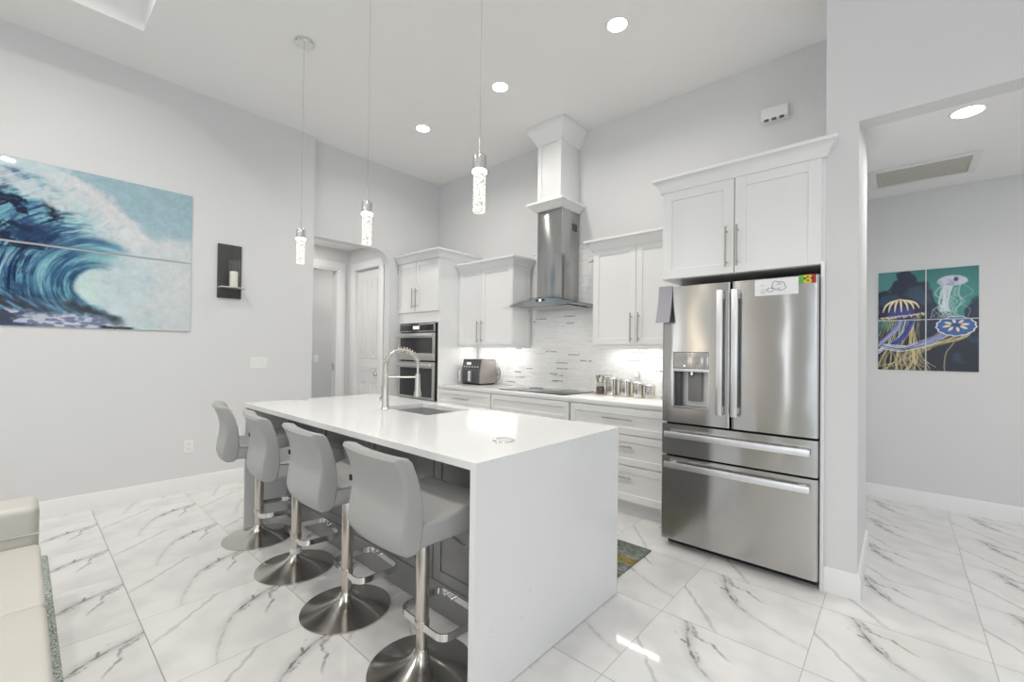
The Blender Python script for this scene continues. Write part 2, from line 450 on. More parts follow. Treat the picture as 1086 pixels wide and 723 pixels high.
def mosaic():
    m = bpy.data.materials.new('linear_mosaic_tile'); m.use_nodes = True; nt = m.node_tree; b = nt.nodes['Principled BSDF']
    geo = nt.nodes.new('ShaderNodeNewGeometry'); sp = nt.nodes.new('ShaderNodeSeparateXYZ'); nt.links.new(geo.outputs['Position'], sp.inputs[0])
    cb = nt.nodes.new('ShaderNodeCombineXYZ'); nt.links.new(sp.outputs[0], cb.inputs[0]); nt.links.new(sp.outputs[2], cb.inputs[1])

    def brick(c1, c2, mortar, bias):
        br = nt.nodes.new('ShaderNodeTexBrick'); nt.links.new(cb.outputs[0], br.inputs['Vector'])
        br.offset = .37; br.offset_frequency = 2; br.squash = .7; br.squash_frequency = 3
        br.inputs['Color1'].default_value = c1; br.inputs['Color2'].default_value = c2; br.inputs['Mortar'].default_value = mortar
        br.inputs['Scale'].default_value = 1; br.inputs['Brick Width'].default_value = .15; br.inputs['Row Height'].default_value = .0155
        br.inputs['Mortar Size'].default_value = .0009; br.inputs['Mortar Smooth'].default_value = .2; br.inputs['Bias'].default_value = bias
        return br
    br = brick((0, 0, 0, 1), (1, 1, 1, 1), (0, 0, 0, 1), 0)
    rp = nt.nodes.new('ShaderNodeValToRGB'); rp.color_ramp.interpolation = 'CONSTANT'
    e = rp.color_ramp.elements; e[0].position = 0; e[0].color = (.85, .85, .84, 1); e[1].position = .35; e[1].color = (.80, .80, .80, 1)
    for p, c in ((.6, (.85, .85, .84)), (.80, (.74, .74, .74)), (.87, (.85, .85, .84)), (.955, (.42, .42, .43)), (.985, (.28, .28, .29))):
        q = e.new(p); q.color = (*c, 1)
    nt.links.new(br.outputs['Color'], rp.inputs[0])
    nz = nt.nodes.new('ShaderNodeTexNoise'); nz.inputs['Scale'].default_value = 30; nt.links.new(geo.outputs['Position'], nz.inputs['Vector'])
    mx = nt.nodes.new('ShaderNodeMix'); mx.data_type = 'RGBA'; mx.inputs[7].default_value = (.80, .80, .79, 1)
    nt.links.new(smooth(nt, nz.outputs['Fac'], .52, .66, 0, .8), mx.inputs[0]); nt.links.new(rp.outputs[0], mx.inputs[6])
    mm = nt.nodes.new('ShaderNodeMix'); mm.data_type = 'RGBA'; mm.inputs[7].default_value = (.64, .64, .635, 1)
    nt.links.new(br.outputs['Fac'], mm.inputs[0]); nt.links.new(mx.outputs[2], mm.inputs[6]); nt.links.new(mm.outputs[2], b.inputs['Base Color'])
    b.inputs['Roughness'].default_value = .16
    bp = nt.nodes.new('ShaderNodeBump'); bp.inputs['Strength'].default_value = .4; bp.inputs['Distance'].default_value = .001; bp.invert = True
    nt.links.new(br.outputs['Fac'], bp.inputs['Height']); nt.links.new(bp.outputs[0], b.inputs['Normal'])
    return m


MOSAIC = mosaic()


def glass(name, col=(1, 1, 1), ior=1.45):
    """thin clear glass: straight-through transmission plus fresnel reflection"""
    m = bpy.data.materials.new(name); m.use_nodes = True; nt = m.node_tree; nt.nodes.remove(nt.nodes['Principled BSDF'])
    tr = nt.nodes.new('ShaderNodeBsdfTransparent'); gl = nt.nodes.new('ShaderNodeBsdfGlossy'); gl.inputs['Roughness'].default_value = .02
    lw = nt.nodes.new('ShaderNodeLayerWeight'); fr_ = math_node(nt, 'ADD', math_node(nt, 'MULTIPLY', math_node(nt, 'POWER', lw.outputs['Facing'], 4), .5), .03)
    tr.inputs[0].default_value = (*col, 1); mx = nt.nodes.new('ShaderNodeMixShader')
    nt.links.new(fr_, mx.inputs[0]); nt.links.new(tr.outputs[0], mx.inputs[1]); nt.links.new(gl.outputs[0], mx.inputs[2])
    nt.links.new(mx.outputs[0], nt.nodes['Material Output'].inputs['Surface'])
    return m


GLASS = glass('clear_glass'); HOODGLASS = glass('hood_glass', (.93, .95, .945)); SMOKE = glass('jar_glass', (.95, .95, .95))


def emitter(name, col, s):
    m = bpy.data.materials.new(name); m.use_nodes = True; nt = m.node_tree; b = nt.nodes['Principled BSDF']
    b.inputs['Base Color'].default_value = (.9, .9, .9, 1)
    b.inputs['Emission Color'].default_value = (*col, 1); b.inputs['Emission Strength'].default_value = s
    return m


LAMP = emitter('downlight_led', (1, .97, .92), 14)
LEDSTRIP = emitter('led_strip', (1, .97, .91), 24)


def bubble():
    m = bpy.data.materials.new('lit_bubble_crystal'); m.use_nodes = True; nt = m.node_tree; b = nt.nodes['Principled BSDF']
    tc = nt.nodes.new('ShaderNodeTexCoord'); nz = nt.nodes.new('ShaderNodeTexNoise'); nz.inputs['Scale'].default_value = 105; nz.inputs['Detail'].default_value = 3; nz.inputs['Distortion'].default_value = 1.5
    nt.links.new(tc.outputs['Object'], nz.inputs['Vector'])
    a = smooth(nt, nz.outputs['Fac'], .44, .53, 0, 1)
    st = math_node(nt, 'ADD', math_node(nt, 'MULTIPLY', a, -1.12), 1.45)
    b.inputs['Base Color'].default_value = (.22, .22, .21, 1); b.inputs['Roughness'].default_value = .1
    b.inputs['Emission Color'].default_value = (1, .93, .83, 1); nt.links.new(st, b.inputs['Emission Strength'])
    return m


CORDM = mat('grey_cord', (.36, .36, .36), .5, noise=((40, 40, 40), .05))
BUBBLE = bubble(); LITCAP = emitter('lit_collar', (1, .94, .85), 5)


def picture_mat(name, rough):
    m = bpy.data.materials.new(name); m.use_nodes = True; nt = m.node_tree; b = nt.nodes['Principled BSDF']
    at = nt.nodes.new('ShaderNodeAttribute'); at.attribute_name = 'paint'; nt.links.new(at.outputs['Color'], b.inputs['Base Color'])
    b.inputs['Roughness'].default_value = rough; b.inputs['Specular IOR Level'].default_value = .5
    return m


WAVEM = picture_mat('wave_print_under_glass', .03); JELLYM = picture_mat('jellyfish_print', .25)


def rugmat():
    m = bpy.data.materials.new('shaggy_green_grey_rug'); m.use_nodes = True; nt = m.node_tree; b = nt.nodes['Principled BSDF']
    geo = nt.nodes.new('ShaderNodeNewGeometry'); nz = nt.nodes.new('ShaderNodeTexNoise'); nz.inputs['Scale'].default_value = 130; nz.inputs['Detail'].default_value = 5
    nt.links.new(geo.outputs['Position'], nz.inputs['Vector']); rp = nt.nodes.new('ShaderNodeValToRGB')
    e = rp.color_ramp.elements; e[0].position = .38; e[0].color = (.10, .13, .115, 1); e[1].position = .60; e[1].color = (.55, .60, .55, 1)
    nt.links.new(nz.outputs['Fac'], rp.inputs[0]); nt.links.new(rp.outputs[0], b.inputs['Base Color']); b.inputs['Roughness'].default_value = .95
    bp = nt.nodes.new('ShaderNodeBump'); bp.inputs['Strength'].default_value = .8; bp.inputs['Distance'].default_value = .006
    nt.links.new(nz.outputs['Fac'], bp.inputs['Height']); nt.links.new(bp.outputs[0], b.inputs['Normal'])
    return m


def matmat():
    """kitchen mat: green grey weave with ochre bands running along Y positions"""
    m = bpy.data.materials.new('striped_mat_weave'); m.use_nodes = True; nt = m.node_tree; b = nt.nodes['Principled BSDF']
    geo = nt.nodes.new('ShaderNodeNewGeometry'); sp = nt.nodes.new('ShaderNodeSeparateXYZ'); nt.links.new(geo.outputs['Position'], sp.inputs[0])
    nz = nt.nodes.new('ShaderNodeTexNoise'); nz.inputs['Scale'].default_value = 38; nz.inputs['Detail'].default_value = 5
    nt.links.new(geo.outputs['Position'], nz.inputs['Vector'])
    y = math_node(nt, 'ADD', math_node(nt, 'DIVIDE', math_node(nt, 'SUBTRACT', sp.outputs[1], 2.29), .54), math_node(nt, 'MULTIPLY', math_node(nt, 'SUBTRACT', nz.outputs['Fac'], .5), .09))
    rp = nt.nodes.new('ShaderNodeValToRGB'); rp.color_ramp.interpolation = 'LINEAR'; e = rp.color_ramp.elements
    cols = [(0, (96, 100, 98)), (.06, (112, 118, 96)), (.22, (122, 126, 104)), (.28, (128, 134, 128)), (.42, (120, 126, 122)), (.46, (134, 122, 76)), (.60, (138, 124, 66)), (.65, (130, 136, 126)), (.85, (114, 122, 110)), (1, (104, 112, 104))]
    e[0].position = 0; e[0].color = (*srgb(*cols[0][1]), 1); e[1].position = 1; e[1].color = (*srgb(*cols[-1][1]), 1)
    for p, c in cols[1:-1]:
        q = e.new(p); q.color = (*srgb(*c), 1)
    nt.links.new(y, rp.inputs[0])
    hs = nt.nodes.new('ShaderNodeHueSaturation'); nt.links.new(rp.outputs[0], hs.inputs['Color'])
    nt.links.new(smooth(nt, nz.outputs['Fac'], .3, .7, .6, 1.35), hs.inputs['Value'])
    nt.links.new(hs.outputs[0], b.inputs['Base Color']); b.inputs['Roughness'].default_value = .85
    return m


RUGM = rugmat(); MATM = matmat()
FILTERM = mat('vent_filter', (.52, .50, .45), .9, noise=((70, 70, 70), .3))

# ------------------------------------------------------------------ room shell
XL, XL2, YR, ZC, YF, YH, ZH = -4.874, -4.956, 3.99, 3.69, 3.05, 5.353, 2.807


def struct(name, mb, m, parent=None, smooth_=35):
    o = mb.build(name, m, parent, smooth_)
    if parent is None: o['kind'] = 'structure'
    return o


struct('floor', MB().box(-8.2, 9.1, -9.1, 5.6, -.1, 0), FLOORM)
# ceiling with a raised coffer
cx0, cx1, cy0, cy1, ct = -4.236, 1.6, -4.6, .58, .32
c = MB()
c.box(-5.1, cx0, -9.1, 4.1, ZC, ZC + .1).box(cx1, 9.1, -9.1, 4.1, ZC, ZC + .1)
c.box(cx0, cx1, cy1, 4.1, ZC, ZC + .1).box(cx0, cx1, -9.1, cy0, ZC, ZC + .1)
c.box(cx0 - .1, cx1 + .1, cy0 - .1, cy0, ZC + .1, ZC + ct).box(cx0 - .1, cx1 + .1, cy1, cy1 + .1, ZC + .1, ZC + ct)
c.box(cx0 - .1, cx0, cy0, cy1, ZC + .1, ZC + ct).box(cx1, cx1 + .1, cy0, cy1, ZC + .1, ZC + ct)
c.box(cx0 - .1, cx1 + .1, cy0 - .1, cy1 + .1, ZC + ct, ZC + ct + .1)
struct('ceiling', c, CEIL)
struct('wall_left', MB().box(XL - .12, XL, -6.73, 2.16, 0, ZC).box(XL - .12, XL, -9.1, -6.47, 0, ZC).box(XL - .12, XL, -6.73, -6.47, 2.5, ZC).box(XL - .12, XL, -6.73, -6.47, 0, .2), WALL)
# wall with the round-shouldered passage to the vestibule
arch = [(2.16, 2.605)]
for i in range(9):
    a = math.pi / 2 * i / 8; arch.append((3.186 - .23 + .23 * math.sin(a), 2.605 - .23 + .23 * math.cos(a)))
arch += [(3.186, 0), (4.1, 0), (4.1, ZC), (2.16, ZC)]
struct('wall_passage', MB().prism(arch, 'X', XL2 - .13, XL2), WALL)
struct('wall_range', MB().box(XL2, -.317, YR, YR + .11, 0, ZC), WALL)
# vestibule
VX, VY = -6.0, 3.18
v = MB(); v.box(VX - .12, VX, 1.0, 2.07, 0, 2.75).box(VX - .12, VX, 3.02, 3.4, 0, 2.75).box(VX - .12, VX, 2.07, 3.02, 2.46, 2.75)
struct('wall_vestibule_rear', v, WALL)
v = MB(); v.box(VX, -5.81, VY, VY + .12, 0, 2.75).box(-5.18, XL2 - .13, VY, VY + .12, 0, 2.75).box(-5.81, -5.18, VY, VY + .12, 2.44, 2.75)
struct('wall_vestibule_side', v, WALL)
struct('wall_vestibule_front', MB().box(VX, XL - .12, .9, 1.0, 0, 2.75), WALL)
struct('ceiling_vestibule', MB().box(VX - .12, XL2 - .13, .9, VY + .12, 2.75, 2.85), CEIL)
struct('wall_far_room', MB().box(-7.32, -7.2, .5, 4.6, 0, 2.75), GREYROOM)
struct('wall_far_room_side', MB().box(-7.2, VX - .12, 4.0, 4.12, 0, 2.75), GREYROOM)
struct('wall_far_room_end', MB().box(-7.2, VX - .12, .5, .6, 0, 2.75), GREYROOM)
struct('ceiling_far_room', MB().box(-7.32, VX - .12, .5, 4.12, 2.75, 2.85), CEIL)
# pillar, header and hall on the right
struct('wall_pillar', MB().box(-.317, -.17, YF, 3.85, 0, ZC), WALL)
struct('wall_header', MB().box(-.17, 9.1, YF, YF + .13, 2.615, ZC), WALL)
struct('wall_hall_left', MB().box(-.3165, -.292, 3.851, YH, 0, ZH), WALL)
struct('wall_hall_rear', MB().box(-.42, 9.1, YH, YH + .1, 0, ZH + .1), WALL)
struct('ceiling_hall', MB().box(-.30, 9.1, YF + .13, YH, ZH, ZH + .1), CEIL)
# right side and rear of the big room (out of frame, seen only in reflections)
r = MB(); r.box(9.0, 9.1, -9.1, -6.7, 0, ZC).box(9.0, 9.1, 2.3, YH + .1, 0, ZC).box(9.0, 9.1, -6.7, 2.3, 2.7, ZC)
struct('wall_right', r, WALL)
r = MB()
for a_, b_ in ((-5.0, -4.73), (-4.47, -2.15), (-1.95, -.7), (7.9, 9.1)): r.box(a_, b_, -9.1, -9, 0, ZC)
for a_, b_ in ((-4.73, -4.47), (-2.15, -1.95), (-.7, 7.9)): r.box(a_, b_, -9.1, -9, 2.7, ZC).box(a_, b_, -9.1, -9, 0, .1)
struct('wall_rear', r, WALL)

# trims and baseboards
BB = [(0, 0), (.016, 0), (.016, .12), (.012, .135), (0, .135)]
BB = [(o, z) for o, z in BB]
struct('baseboard_left', MB().sweep([(XL, -6.4), (XL, 2.16)], BB), TRIM)
struct('baseboard_hall', MB().sweep([(-.292, YH), (8.9, YH)], [(o, z * .95) for o, z in BB]), TRIM)
struct('baseboard_pillar', MB().sweep([(-.317, YF), (-.17, YF), (-.17, 3.85), (-.29, 3.85)], [(o, z * 1.03) for o, z in BB]), TRIM)


def casing(mb, face, plane, a0, a1, ztop, w, th=.018):
    """three-sided door casing on a wall plane; face '+X' or '-Y' is the side it projects to"""
    def bx(p0, p1, z0, z1):
        if face == '+X': mb.box(plane, plane + th, p0, p1, z0, z1, .004)
        else: mb.box(p0, p1, plane - th, plane, z0, z1, .004)
    bx(a0 - w, a0, 0, ztop); bx(a1, a1 + w, 0, ztop); bx(a0 - w, a1 + w, ztop, ztop + w)


t1 = MB(); casing(t1, '+X', VX, 2.07, 3.02, 2.46, .10)
t1.box(VX - .13, VX + .002, 3.0, 3.02, 0, 2.46).box(VX - .13, VX + .002, 2.07, 2.09, 0, 2.46).box(VX - .13, VX + .002, 2.09, 3.0, 2.44, 2.46)
tr1 = struct('trim_1', t1, TRIM)
MB().box(VX - .09, VX - .05, 2.985, 2.9999, 1.02, 1.11, .002).build('hinge', NICKEL, tr1)
t2 = MB(); casing(t2, '-Y', VY, -5.81, -5.18, 2.44, .105)
t2.box(-5.82, -5.806, VY - .002, VY + .118, 0, 2.438).box(-5.184, -5.17, VY - .002, VY + .118, 0, 2.438).box(-5.806, -5.184, VY + .09, VY + .118, 2.424, 2.438)
struct('trim_2', t2, TRIM)


def six_panel(mb, x0, x1, y, z1):
    """moulded six-panel door facing -Y"""
    w = x1 - x0
    mb.box(x0, x1, y, y + .035, .01, z1)
    c0, c1 = x0 + .10 * w / .63, x1 - .10 * w / .63; mid = (c0 + c1) / 2
    zs = [(.2, .82), (.95, 1.07), (1.15, 2.2)] if False else [(.22, .80), (1.02, 1.12), (1.22, z1 - .13)]
    zs = [(.22, .86), (1.0, z1 - .78 + .0), (z1 - .13, z1 - .12)]
    for za, zb in ((.22, .88), (1.20, z1 - .12), (1.02, 1.08)):
        for a, b in ((c0, mid - .05), (mid + .05, c1)):
            # raised field with a sunk border
            e = .018
            for bx in ((a, a + e, za, zb), (b - e, b, za, zb), (a, b, za, za + e), (a, b, zb - e, zb)):
                mb.box(bx[0], bx[1], y - .006, y + .001, bx[2], bx[3], .003)
            if zb - za > .2: mb.box(a + .05, b - .05, y - .004, y + .001, za + .05, zb - .05, .003)


d = MB(); six_panel(d, -5.802, -5.188, VY + .035, 2.415)
d1 = struct('door_1', d, DOORM)
k = MB().lathe([(.012, 0), (.012, -.03), (.027, -.035), (.03, -.05), (.022, -.062), (.004, -.065)], (-5.245, VY + .035, .99), 24, 'Y')
k.build('door_knob', NICKEL, d1)

# ------------------------------------------------------------------ joinery helpers
def fbox(mb, face, plane, u0, u1, z0, z1, d0, d1, b=.0015):
    """box on a face: d measured outwards from plane"""
    if face == '-Y': mb.box(u0, u1, plane - d1, plane - d0, z0, z1, b, 1)
    elif face == '+Y': mb.box(u0, u1, plane + d0, plane + d1, z0, z1, b, 1)
    elif face == '+X': mb.box(plane + d0, plane + d1, u0, u1, z0, z1, b, 1)
    else: mb.box(plane - d1, plane - d0, u0, u1, z0, z1, b, 1)


def shaker(u0, u1, z0, z1, plane, face='-Y', rail=.06, th=.02, rec=.009):
    m = MB()
    fbox(m, face, plane, u0, u0 + rail, z0, z1, 0, th); fbox(m, face, plane, u1 - rail, u1, z0, z1, 0, th)
    fbox(m, face, plane, u0 + rail, u1 - rail, z0, z0 + rail, 0, th); fbox(m, face, plane, u0 + rail, u1 - rail, z1 - rail, z1, 0, th)
    fbox(m, face, plane, u0 + rail - .004, u1 - rail + .004, z0 + rail - .004, z1 - rail + .004, 0, th - rec, 0)
    return m


def bar_handle(p0, p1, out, r=.006, inset=.03):
    """bar pull between p0 and p1 held off the door by two posts along -out"""
    m = MB(); p0 = Vector(p0); p1 = Vector(p1); o = Vector(out); d = (p1 - p0).normalized()
    m.tube([p0, p1], r, 12)
    for q in (p0 + d * inset, p1 - d * inset): m.tube([q, q - o], r * .75, 10)
    return m


CROWN = lambda z0, h, out: [(0, z0), (.012, z0), (.016, z0 + h * .18), (out * .45, z0 + h * .48), (out * .85, z0 + h * .76), (out, z0 + h * .8), (out, z0 + h), (0, z0 + h)]

YB = 3.34   # front plane of base cabinets and tower carcass
ZTOP = .914
# ---- oven tower
T0, T1 = -4.953, -4.119
tower = thing('tall_oven_cabinet', 'tall white cabinet tower in the corner housing the double oven', 'cabinet', (-4.536, 3.66, 0))
m = MB(); m.box(T0, T0 + .02, YB, YR - .003, .10, 2.46).box(T1 - .02, T1, YB, YR - .003, 0, 2.46)
a_, b_ = T0 + .0202, T1 - .0202
m.box(a_, b_, YB + .0004, YR - .031, 1.665, 1.80).box(a_, b_, YB + .0004, YR - .031, 2.43, 2.4598).box(a_, b_, YR - .03, YR - .0035, .1, 2.4595)
m.box(a_, b_, YB + .0004, YR - .031, .1005, .70).box(a_, b_, YB + .07, YR - .003, .0, .10)
m.build('carcass', CAB, tower)
for a, b, hx in ((T0 + .003, -4.572, -4.606), (-4.567, T1 - .003, -4.533)):
    dd = shaker(a, b, 1.80, 2.435, YB).build('door', CAB, tower)
    bar_handle((hx, YB - .055, 1.85), (hx, YB - .055, 2.10), (0, -.035, 0)).build('handle', HANDLE, dd)
dd = shaker(T0 + .003, T1 - .003, .12, .68, YB).build('drawer', CAB, tower)
bar_handle((-4.70, YB - .055, .55), (-4.38, YB - .055, .55), (0, -.035, 0)).build('handle', HANDLE, dd)
MB().sweep([(T0, YB - .02), (T1, YB - .02), (T1, YR - .003)], CROWN(2.44, .10, .075)).build('crown_moulding', CAB, tower)

# ---- double wall oven
O0, O1 = -4.905, -4.150
oven = thing('double_wall_oven', 'stainless double wall oven with black glass doors built into tower', 'oven', (-4.53, 3.5, .70))
OY = 3.335
MB().box(O0 + .01, O1 - .003, OY, YR - .06, .715, 1.655).build('oven_body', BLACK, oven)
m = MB(); m.box(O0, O1 - .02, OY - .022, OY, 1.548, 1.652, .003)
cp = m.build('control_panel', STEEL, oven)
MB().box(O0 + .03, O1 - .045, OY - .025, OY - .021, 1.565, 1.64, .001).build('control_glass', BLACKGLASS, cp)
MB().box(-4.60, -4.47, OY - .0265, OY - .0245, 1.582, 1.625).build('display', emitter('oven_display', (.72, .80, .84), .28), cp)
for z0, z1, wz0, wz1, hz in ((1.195, 1.535, 1.285, 1.475, 1.507), (.715, 1.175, .745, 1.10, 1.137)):
    m = MB(); m.box(O0, O1 - .02, OY - .03, OY, z0, wz0, .003).box(O0, O1 - .02, OY - .03, OY, wz1, z1, .003)
    m.box(O0, O0 + .035, OY - .03, OY, wz0, wz1, .001).box(O1 - .055, O1 - .02, OY - .03, OY, wz0, wz1, .001)
    od = m.build('oven_door', OVENSTEEL, oven)
    MB().box(O0 + .03, O1 - .05, OY - .028, OY - .01, wz0 - .003, wz1 + .003).build('window', OVENGLASS, od)
    h = MB(); h.box(O0 + .02, O1 - .04, OY - .075, OY - .055, hz - .014, hz + .014, .006)
    h.box(O0 + .05, O0 + .075, OY - .06, OY - .028, hz - .01, hz + .01).box(O1 - .095, O1 - .07, OY - .06, OY - .028, hz - .01, hz + .01)
    h.build('handle', WHITEMETAL, od)

# ---- base cabinets
def drawers(root, x0, x1, zs, hl):
    for z0, z1, h in zs:
        dr = shaker(x0 + .002, x1 - .002, z0, z1, YB, rail=.045 if z1 - z0 < .2 else .055).build('drawer', CAB, root)
        if h:
            c_ = (x0 + x1) / 2; hz = (z0 + z1) / 2 if z1 - z0 < .2 else z1 - .085
            if hl: bar_handle((c_ - hl / 2, YB - .055, hz), (c_ + hl / 2, YB - .055, hz), (0, -.035, 0)).build('handle', HANDLE, dr)


def base_unit(name, label, x0, x1, zs, hl):
    root = thing(name, label, 'cabinet', ((x0 + x1) / 2, 3.65, 0))
    b = MB(); b.box(x0, x1, YB, YR - .003, .10, .875).box(x0, x1, YB + .07, YB + .09, 0, .10)
    b.build('carcass', CAB, root)
    drawers(root, x0, x1, zs, hl)
    return root


Z3 = [(.655, .865, True), (.405, .645, True), (.115, .395, True)]
base_unit('base_cabinet', 'white base cabinet below the counter where the air fryer stands', T1 + .004, -3.232, [(.70, .865, True), (.415, .69, True), (.115, .405, True)], .26)
base_unit('base_cabinet', 'wide white base cabinet directly below the black cooktop', -3.222, -2.238, [(.70, .865, False), (.415, .69, True), (.115, .405, True)], .3)
base_unit('base_cabinet', 'white three drawer base cabinet beside the refrigerator', -2.220, -1.262, Z3, .27)
# ---- worktop
wt = MB().box(T1 + .003, -1.262, 3.321, YR - .014, .876, ZTOP, .003)
tag(wt.build('countertop', QUARTZ), 'white quartz worktop running along the range wall', 'countertop')
# ---- splashback
sb = MB().box(T1 + .003, -1.25, YR - .012, YR, ZTOP, 1.40).box(-3.19, -2.215, YR - .012, YR, 1.40, 2.46)
o = sb.build('wall_backsplash', MOSAIC); o['kind'] = 'structure'

# ---- upper cabinets
UY = 3.665; UZ0, UZ1 = 1.362, 2.31


def upper(name, label, x0, x1, x2, hz=(1.42, 1.68), side=None):
    root = thing(name, label, 'cabinet', ((x0 + x2) / 2, 3.83, UZ0))
    MB().box(x0, x2, UY, YR - .003, UZ0 + .03, UZ1).build('carcass', CAB, root)
    MB().box(x0 + .006, x2 - .006, UY - .012, UY + .012, UZ0 - .002, UZ0 + .035, .002).build('light_rail', CAB, root)
    for a, b, hx in ((x0 + .002, x1 - .002, x1 - .036), (x1 + .002, x2 - .002, x1 + .036)):
        dd = shaker(a, b, UZ0 + .035, UZ1 - .01, UY).build('door', CAB, root)
        bar_handle((hx, UY - .055, hz[0]), (hx, UY - .055, hz[1]), (0, -.035, 0)).build('handle', HANDLE, dd)
    if side:
        shaker(UY - .018, YR - .02, UZ0 + .002, UZ1 - .005, x2, '+X', .05, .012, .007).build('end_panel', CAB, root)
        MB().sweep([(x0, UY - .02), (x2 + .012, UY - .02), (x2 + .012, YR - .013)], CROWN(2.29, .095, .07)).build('crown_moulding', CAB, root)
    else:
        MB().sweep([(x0, YR - .013), (x0, UY - .02), (x2, UY - .02)], CROWN(2.29, .095, .07)).build('crown_moulding', CAB, root)
    return root


upper('upper_cabinet', 'white two door wall cabinet between oven tower and range hood', T1 + .003, -3.722, -3.232, side=True)
upper('upper_cabinet', 'white two door wall cabinet between range hood and refrigerator', -2.195, -1.757, -1.262)
# LED strips under the wall cabinets
for x0, x1, lab in ((T1 + .05, -3.29, 'glowing light strip under the wall cabinet above the air fryer'), (-2.13, -1.29, 'glowing light strip under the wall cabinet above the canisters')):
    root = thing('under_cabinet_light', lab, 'light', ((x0 + x1) / 2, 3.80, UZ0 + .02), 'under cabinet lights')
    MB().box(x0, x1, 3.79, 3.83, UZ0 + .018, UZ0 + .0299).build('housing', WHITEMETAL, root)
    MB().box(x0 + .005, x1 - .005, 3.794, 3.826, UZ0 + .012, UZ0 + .018).build('diffuser', LEDSTRIP, root)

# ---- cabinet above the refrigerator with side panels
FC0, FC1, FCM, FY = -1.262, -.3175, -.792, 3.05
fc = thing('fridge_cabinet', 'deep white two door cabinet above the refrigerator with side panels', 'cabinet', (-.79, 3.5, 0))
MB().box(FC0, FC1, FY, YR - .014, 1.845, 2.47).build('carcass', CAB, fc)
MB().box(FC1 - .018, FC1, FY - .025, YR - .014, 0, 1.86, .001).box(FC0, FC0 + .016, 3.36, YR - .014, 0, 1.86, .001).build('side_panel', CAB, fc)
for a, b, hx in ((FC0 + .002, FCM - .003, -.835), (FCM + .003, FC1 - .016, -.770)):
    dd = shaker(a, b, 1.847, 2.458, FY, rail=.065).build('door', CAB, fc)
    bar_handle((hx, FY - .055, 1.885), (hx, FY - .055, 2.145), (0, -.035, 0)).build('handle', HANDLE, dd)
MB().sweep([(FC0, YR - .014), (FC0, FY - .02), (FC1, FY - .02), (FC1, FY)], CROWN(2.455, .095, .06)).build('crown_moulding', CAB, fc)

# ---- refrigerator
R0, R1, RM = -1.240, -.340, -.797
RY = 2.987
fr = thing('refrigerator', 'large stainless french door refrigerator with water dispenser and two drawers', 'refrigerator', (-.79, 3.4, 0))
MB().box(R0 + .006, R1 - .006, RY + .085, 3.93, .045, 1.762, .004).build('body', mat('fridge_side_grey', (.10, .10, .105), .4, .6, noise=((5, 5, 60), .05)), fr)
MB().box(R0 + .02, R1 - .02, RY + .09, RY + .14, 0.0, .055).build('kick_grille', BLACK, fr)


def door_slab(x0, x1, z0, z1, r=.018):
    return MB().prism(rounded([(x0, RY + .08), (x0, RY), (x1, RY), (x1, RY + .08)], [0, r, r, 0]), 'Z', z0, z1)


# left door with a recessed dispenser: built as a frame around the opening
D0, D1, DZ0, DZ1 = -1.160, -.927, .955, 1.336
dl = MB()
dl.prism(rounded([(R0, RY + .08), (R0, RY), (D0, RY), (D0, RY + .08)], [0, .02, 0, 0]), 'Z', .856, 1.783)
dl.prism(rounded([(D1, RY + .08), (D1, RY), (RM - .004, RY), (RM - .004, RY + .08)], [0, 0, .012, 0]), 'Z', .856, 1.783)
dl.box(D0, D1, RY, RY + .08, .856, DZ0).box(D0, D1, RY, RY + .08, DZ1, 1.783)
dl = dl.build('left_door', STEEL, fr)
DISP = mat('dispenser_grey', (.66, .66, .65), .3, .3, noise=((5, 5, 5), .03))
MB().box(D0 + .002, D1 - .002, RY + .001, RY + .08, 1.222, DZ1 - .003, .001).build('dispenser_panel', STEEL, dl)
MB().box(D0, D1, RY - .002, RY + .03, 1.203, 1.222, .002).build('dispenser_lip', WHITEMETAL, dl)
s = MB(); s.box(D0, D1, RY + .075, RY + .08, DZ0, 1.203).box(D0, D0 + .004, RY, RY + .08, DZ0, 1.203).box(D1 - .004, D1, RY, RY + .08, DZ0, 1.203)
s.build('dispenser_recess', DISP, dl)
MB().box(D0, D1, RY - .004, RY + .075, DZ0, DZ0 + .016, .003).build('drip_tray', mat('tray_grey', (.35, .35, .35), .3, .8, noise=((5, 5, 5), .03)), dl)
MB().box(-1.075, -.985, RY + .045, RY + .06, 1.005, 1.20, .004).build('paddle', mat('paddle_grey', (.20, .195, .19), .35, noise=((9, 9, 9), .03)), dl)
MB().box(D0 + .006, D0 + .045, RY + .02, RY + .07, DZ0 + .016, 1.20, .003).build('dispenser_column', DARKPLASTIC, dl)
MB().lathe([(.012, 0), (.012, -.022), (.008, -.024)], (-1.045, RY + .03, 1.203), 16).build('nozzle', CHROME, dl)
MB().cyl((-1.085, RY - .0005, 1.243), .004, .003, 'Y', 12).build('indicator_light', emitter('indicator', (.9, .95, 1), 2), dl)
drm = door_slab(RM + .004, R1, .856, 1.783).build('right_door', STEEL, fr)
dw1 = door_slab(R0, R1, .635, .842).build('upper_drawer', STEEL, fr)
dw2 = door_slab(R0, R1, .055, .622).build('freezer_drawer', STEEL, fr)
MB().box(R0 + .01, R1 - .01, RY + .0802, RY + .086, .06, 1.775).build('gasket', BLACK, fr)


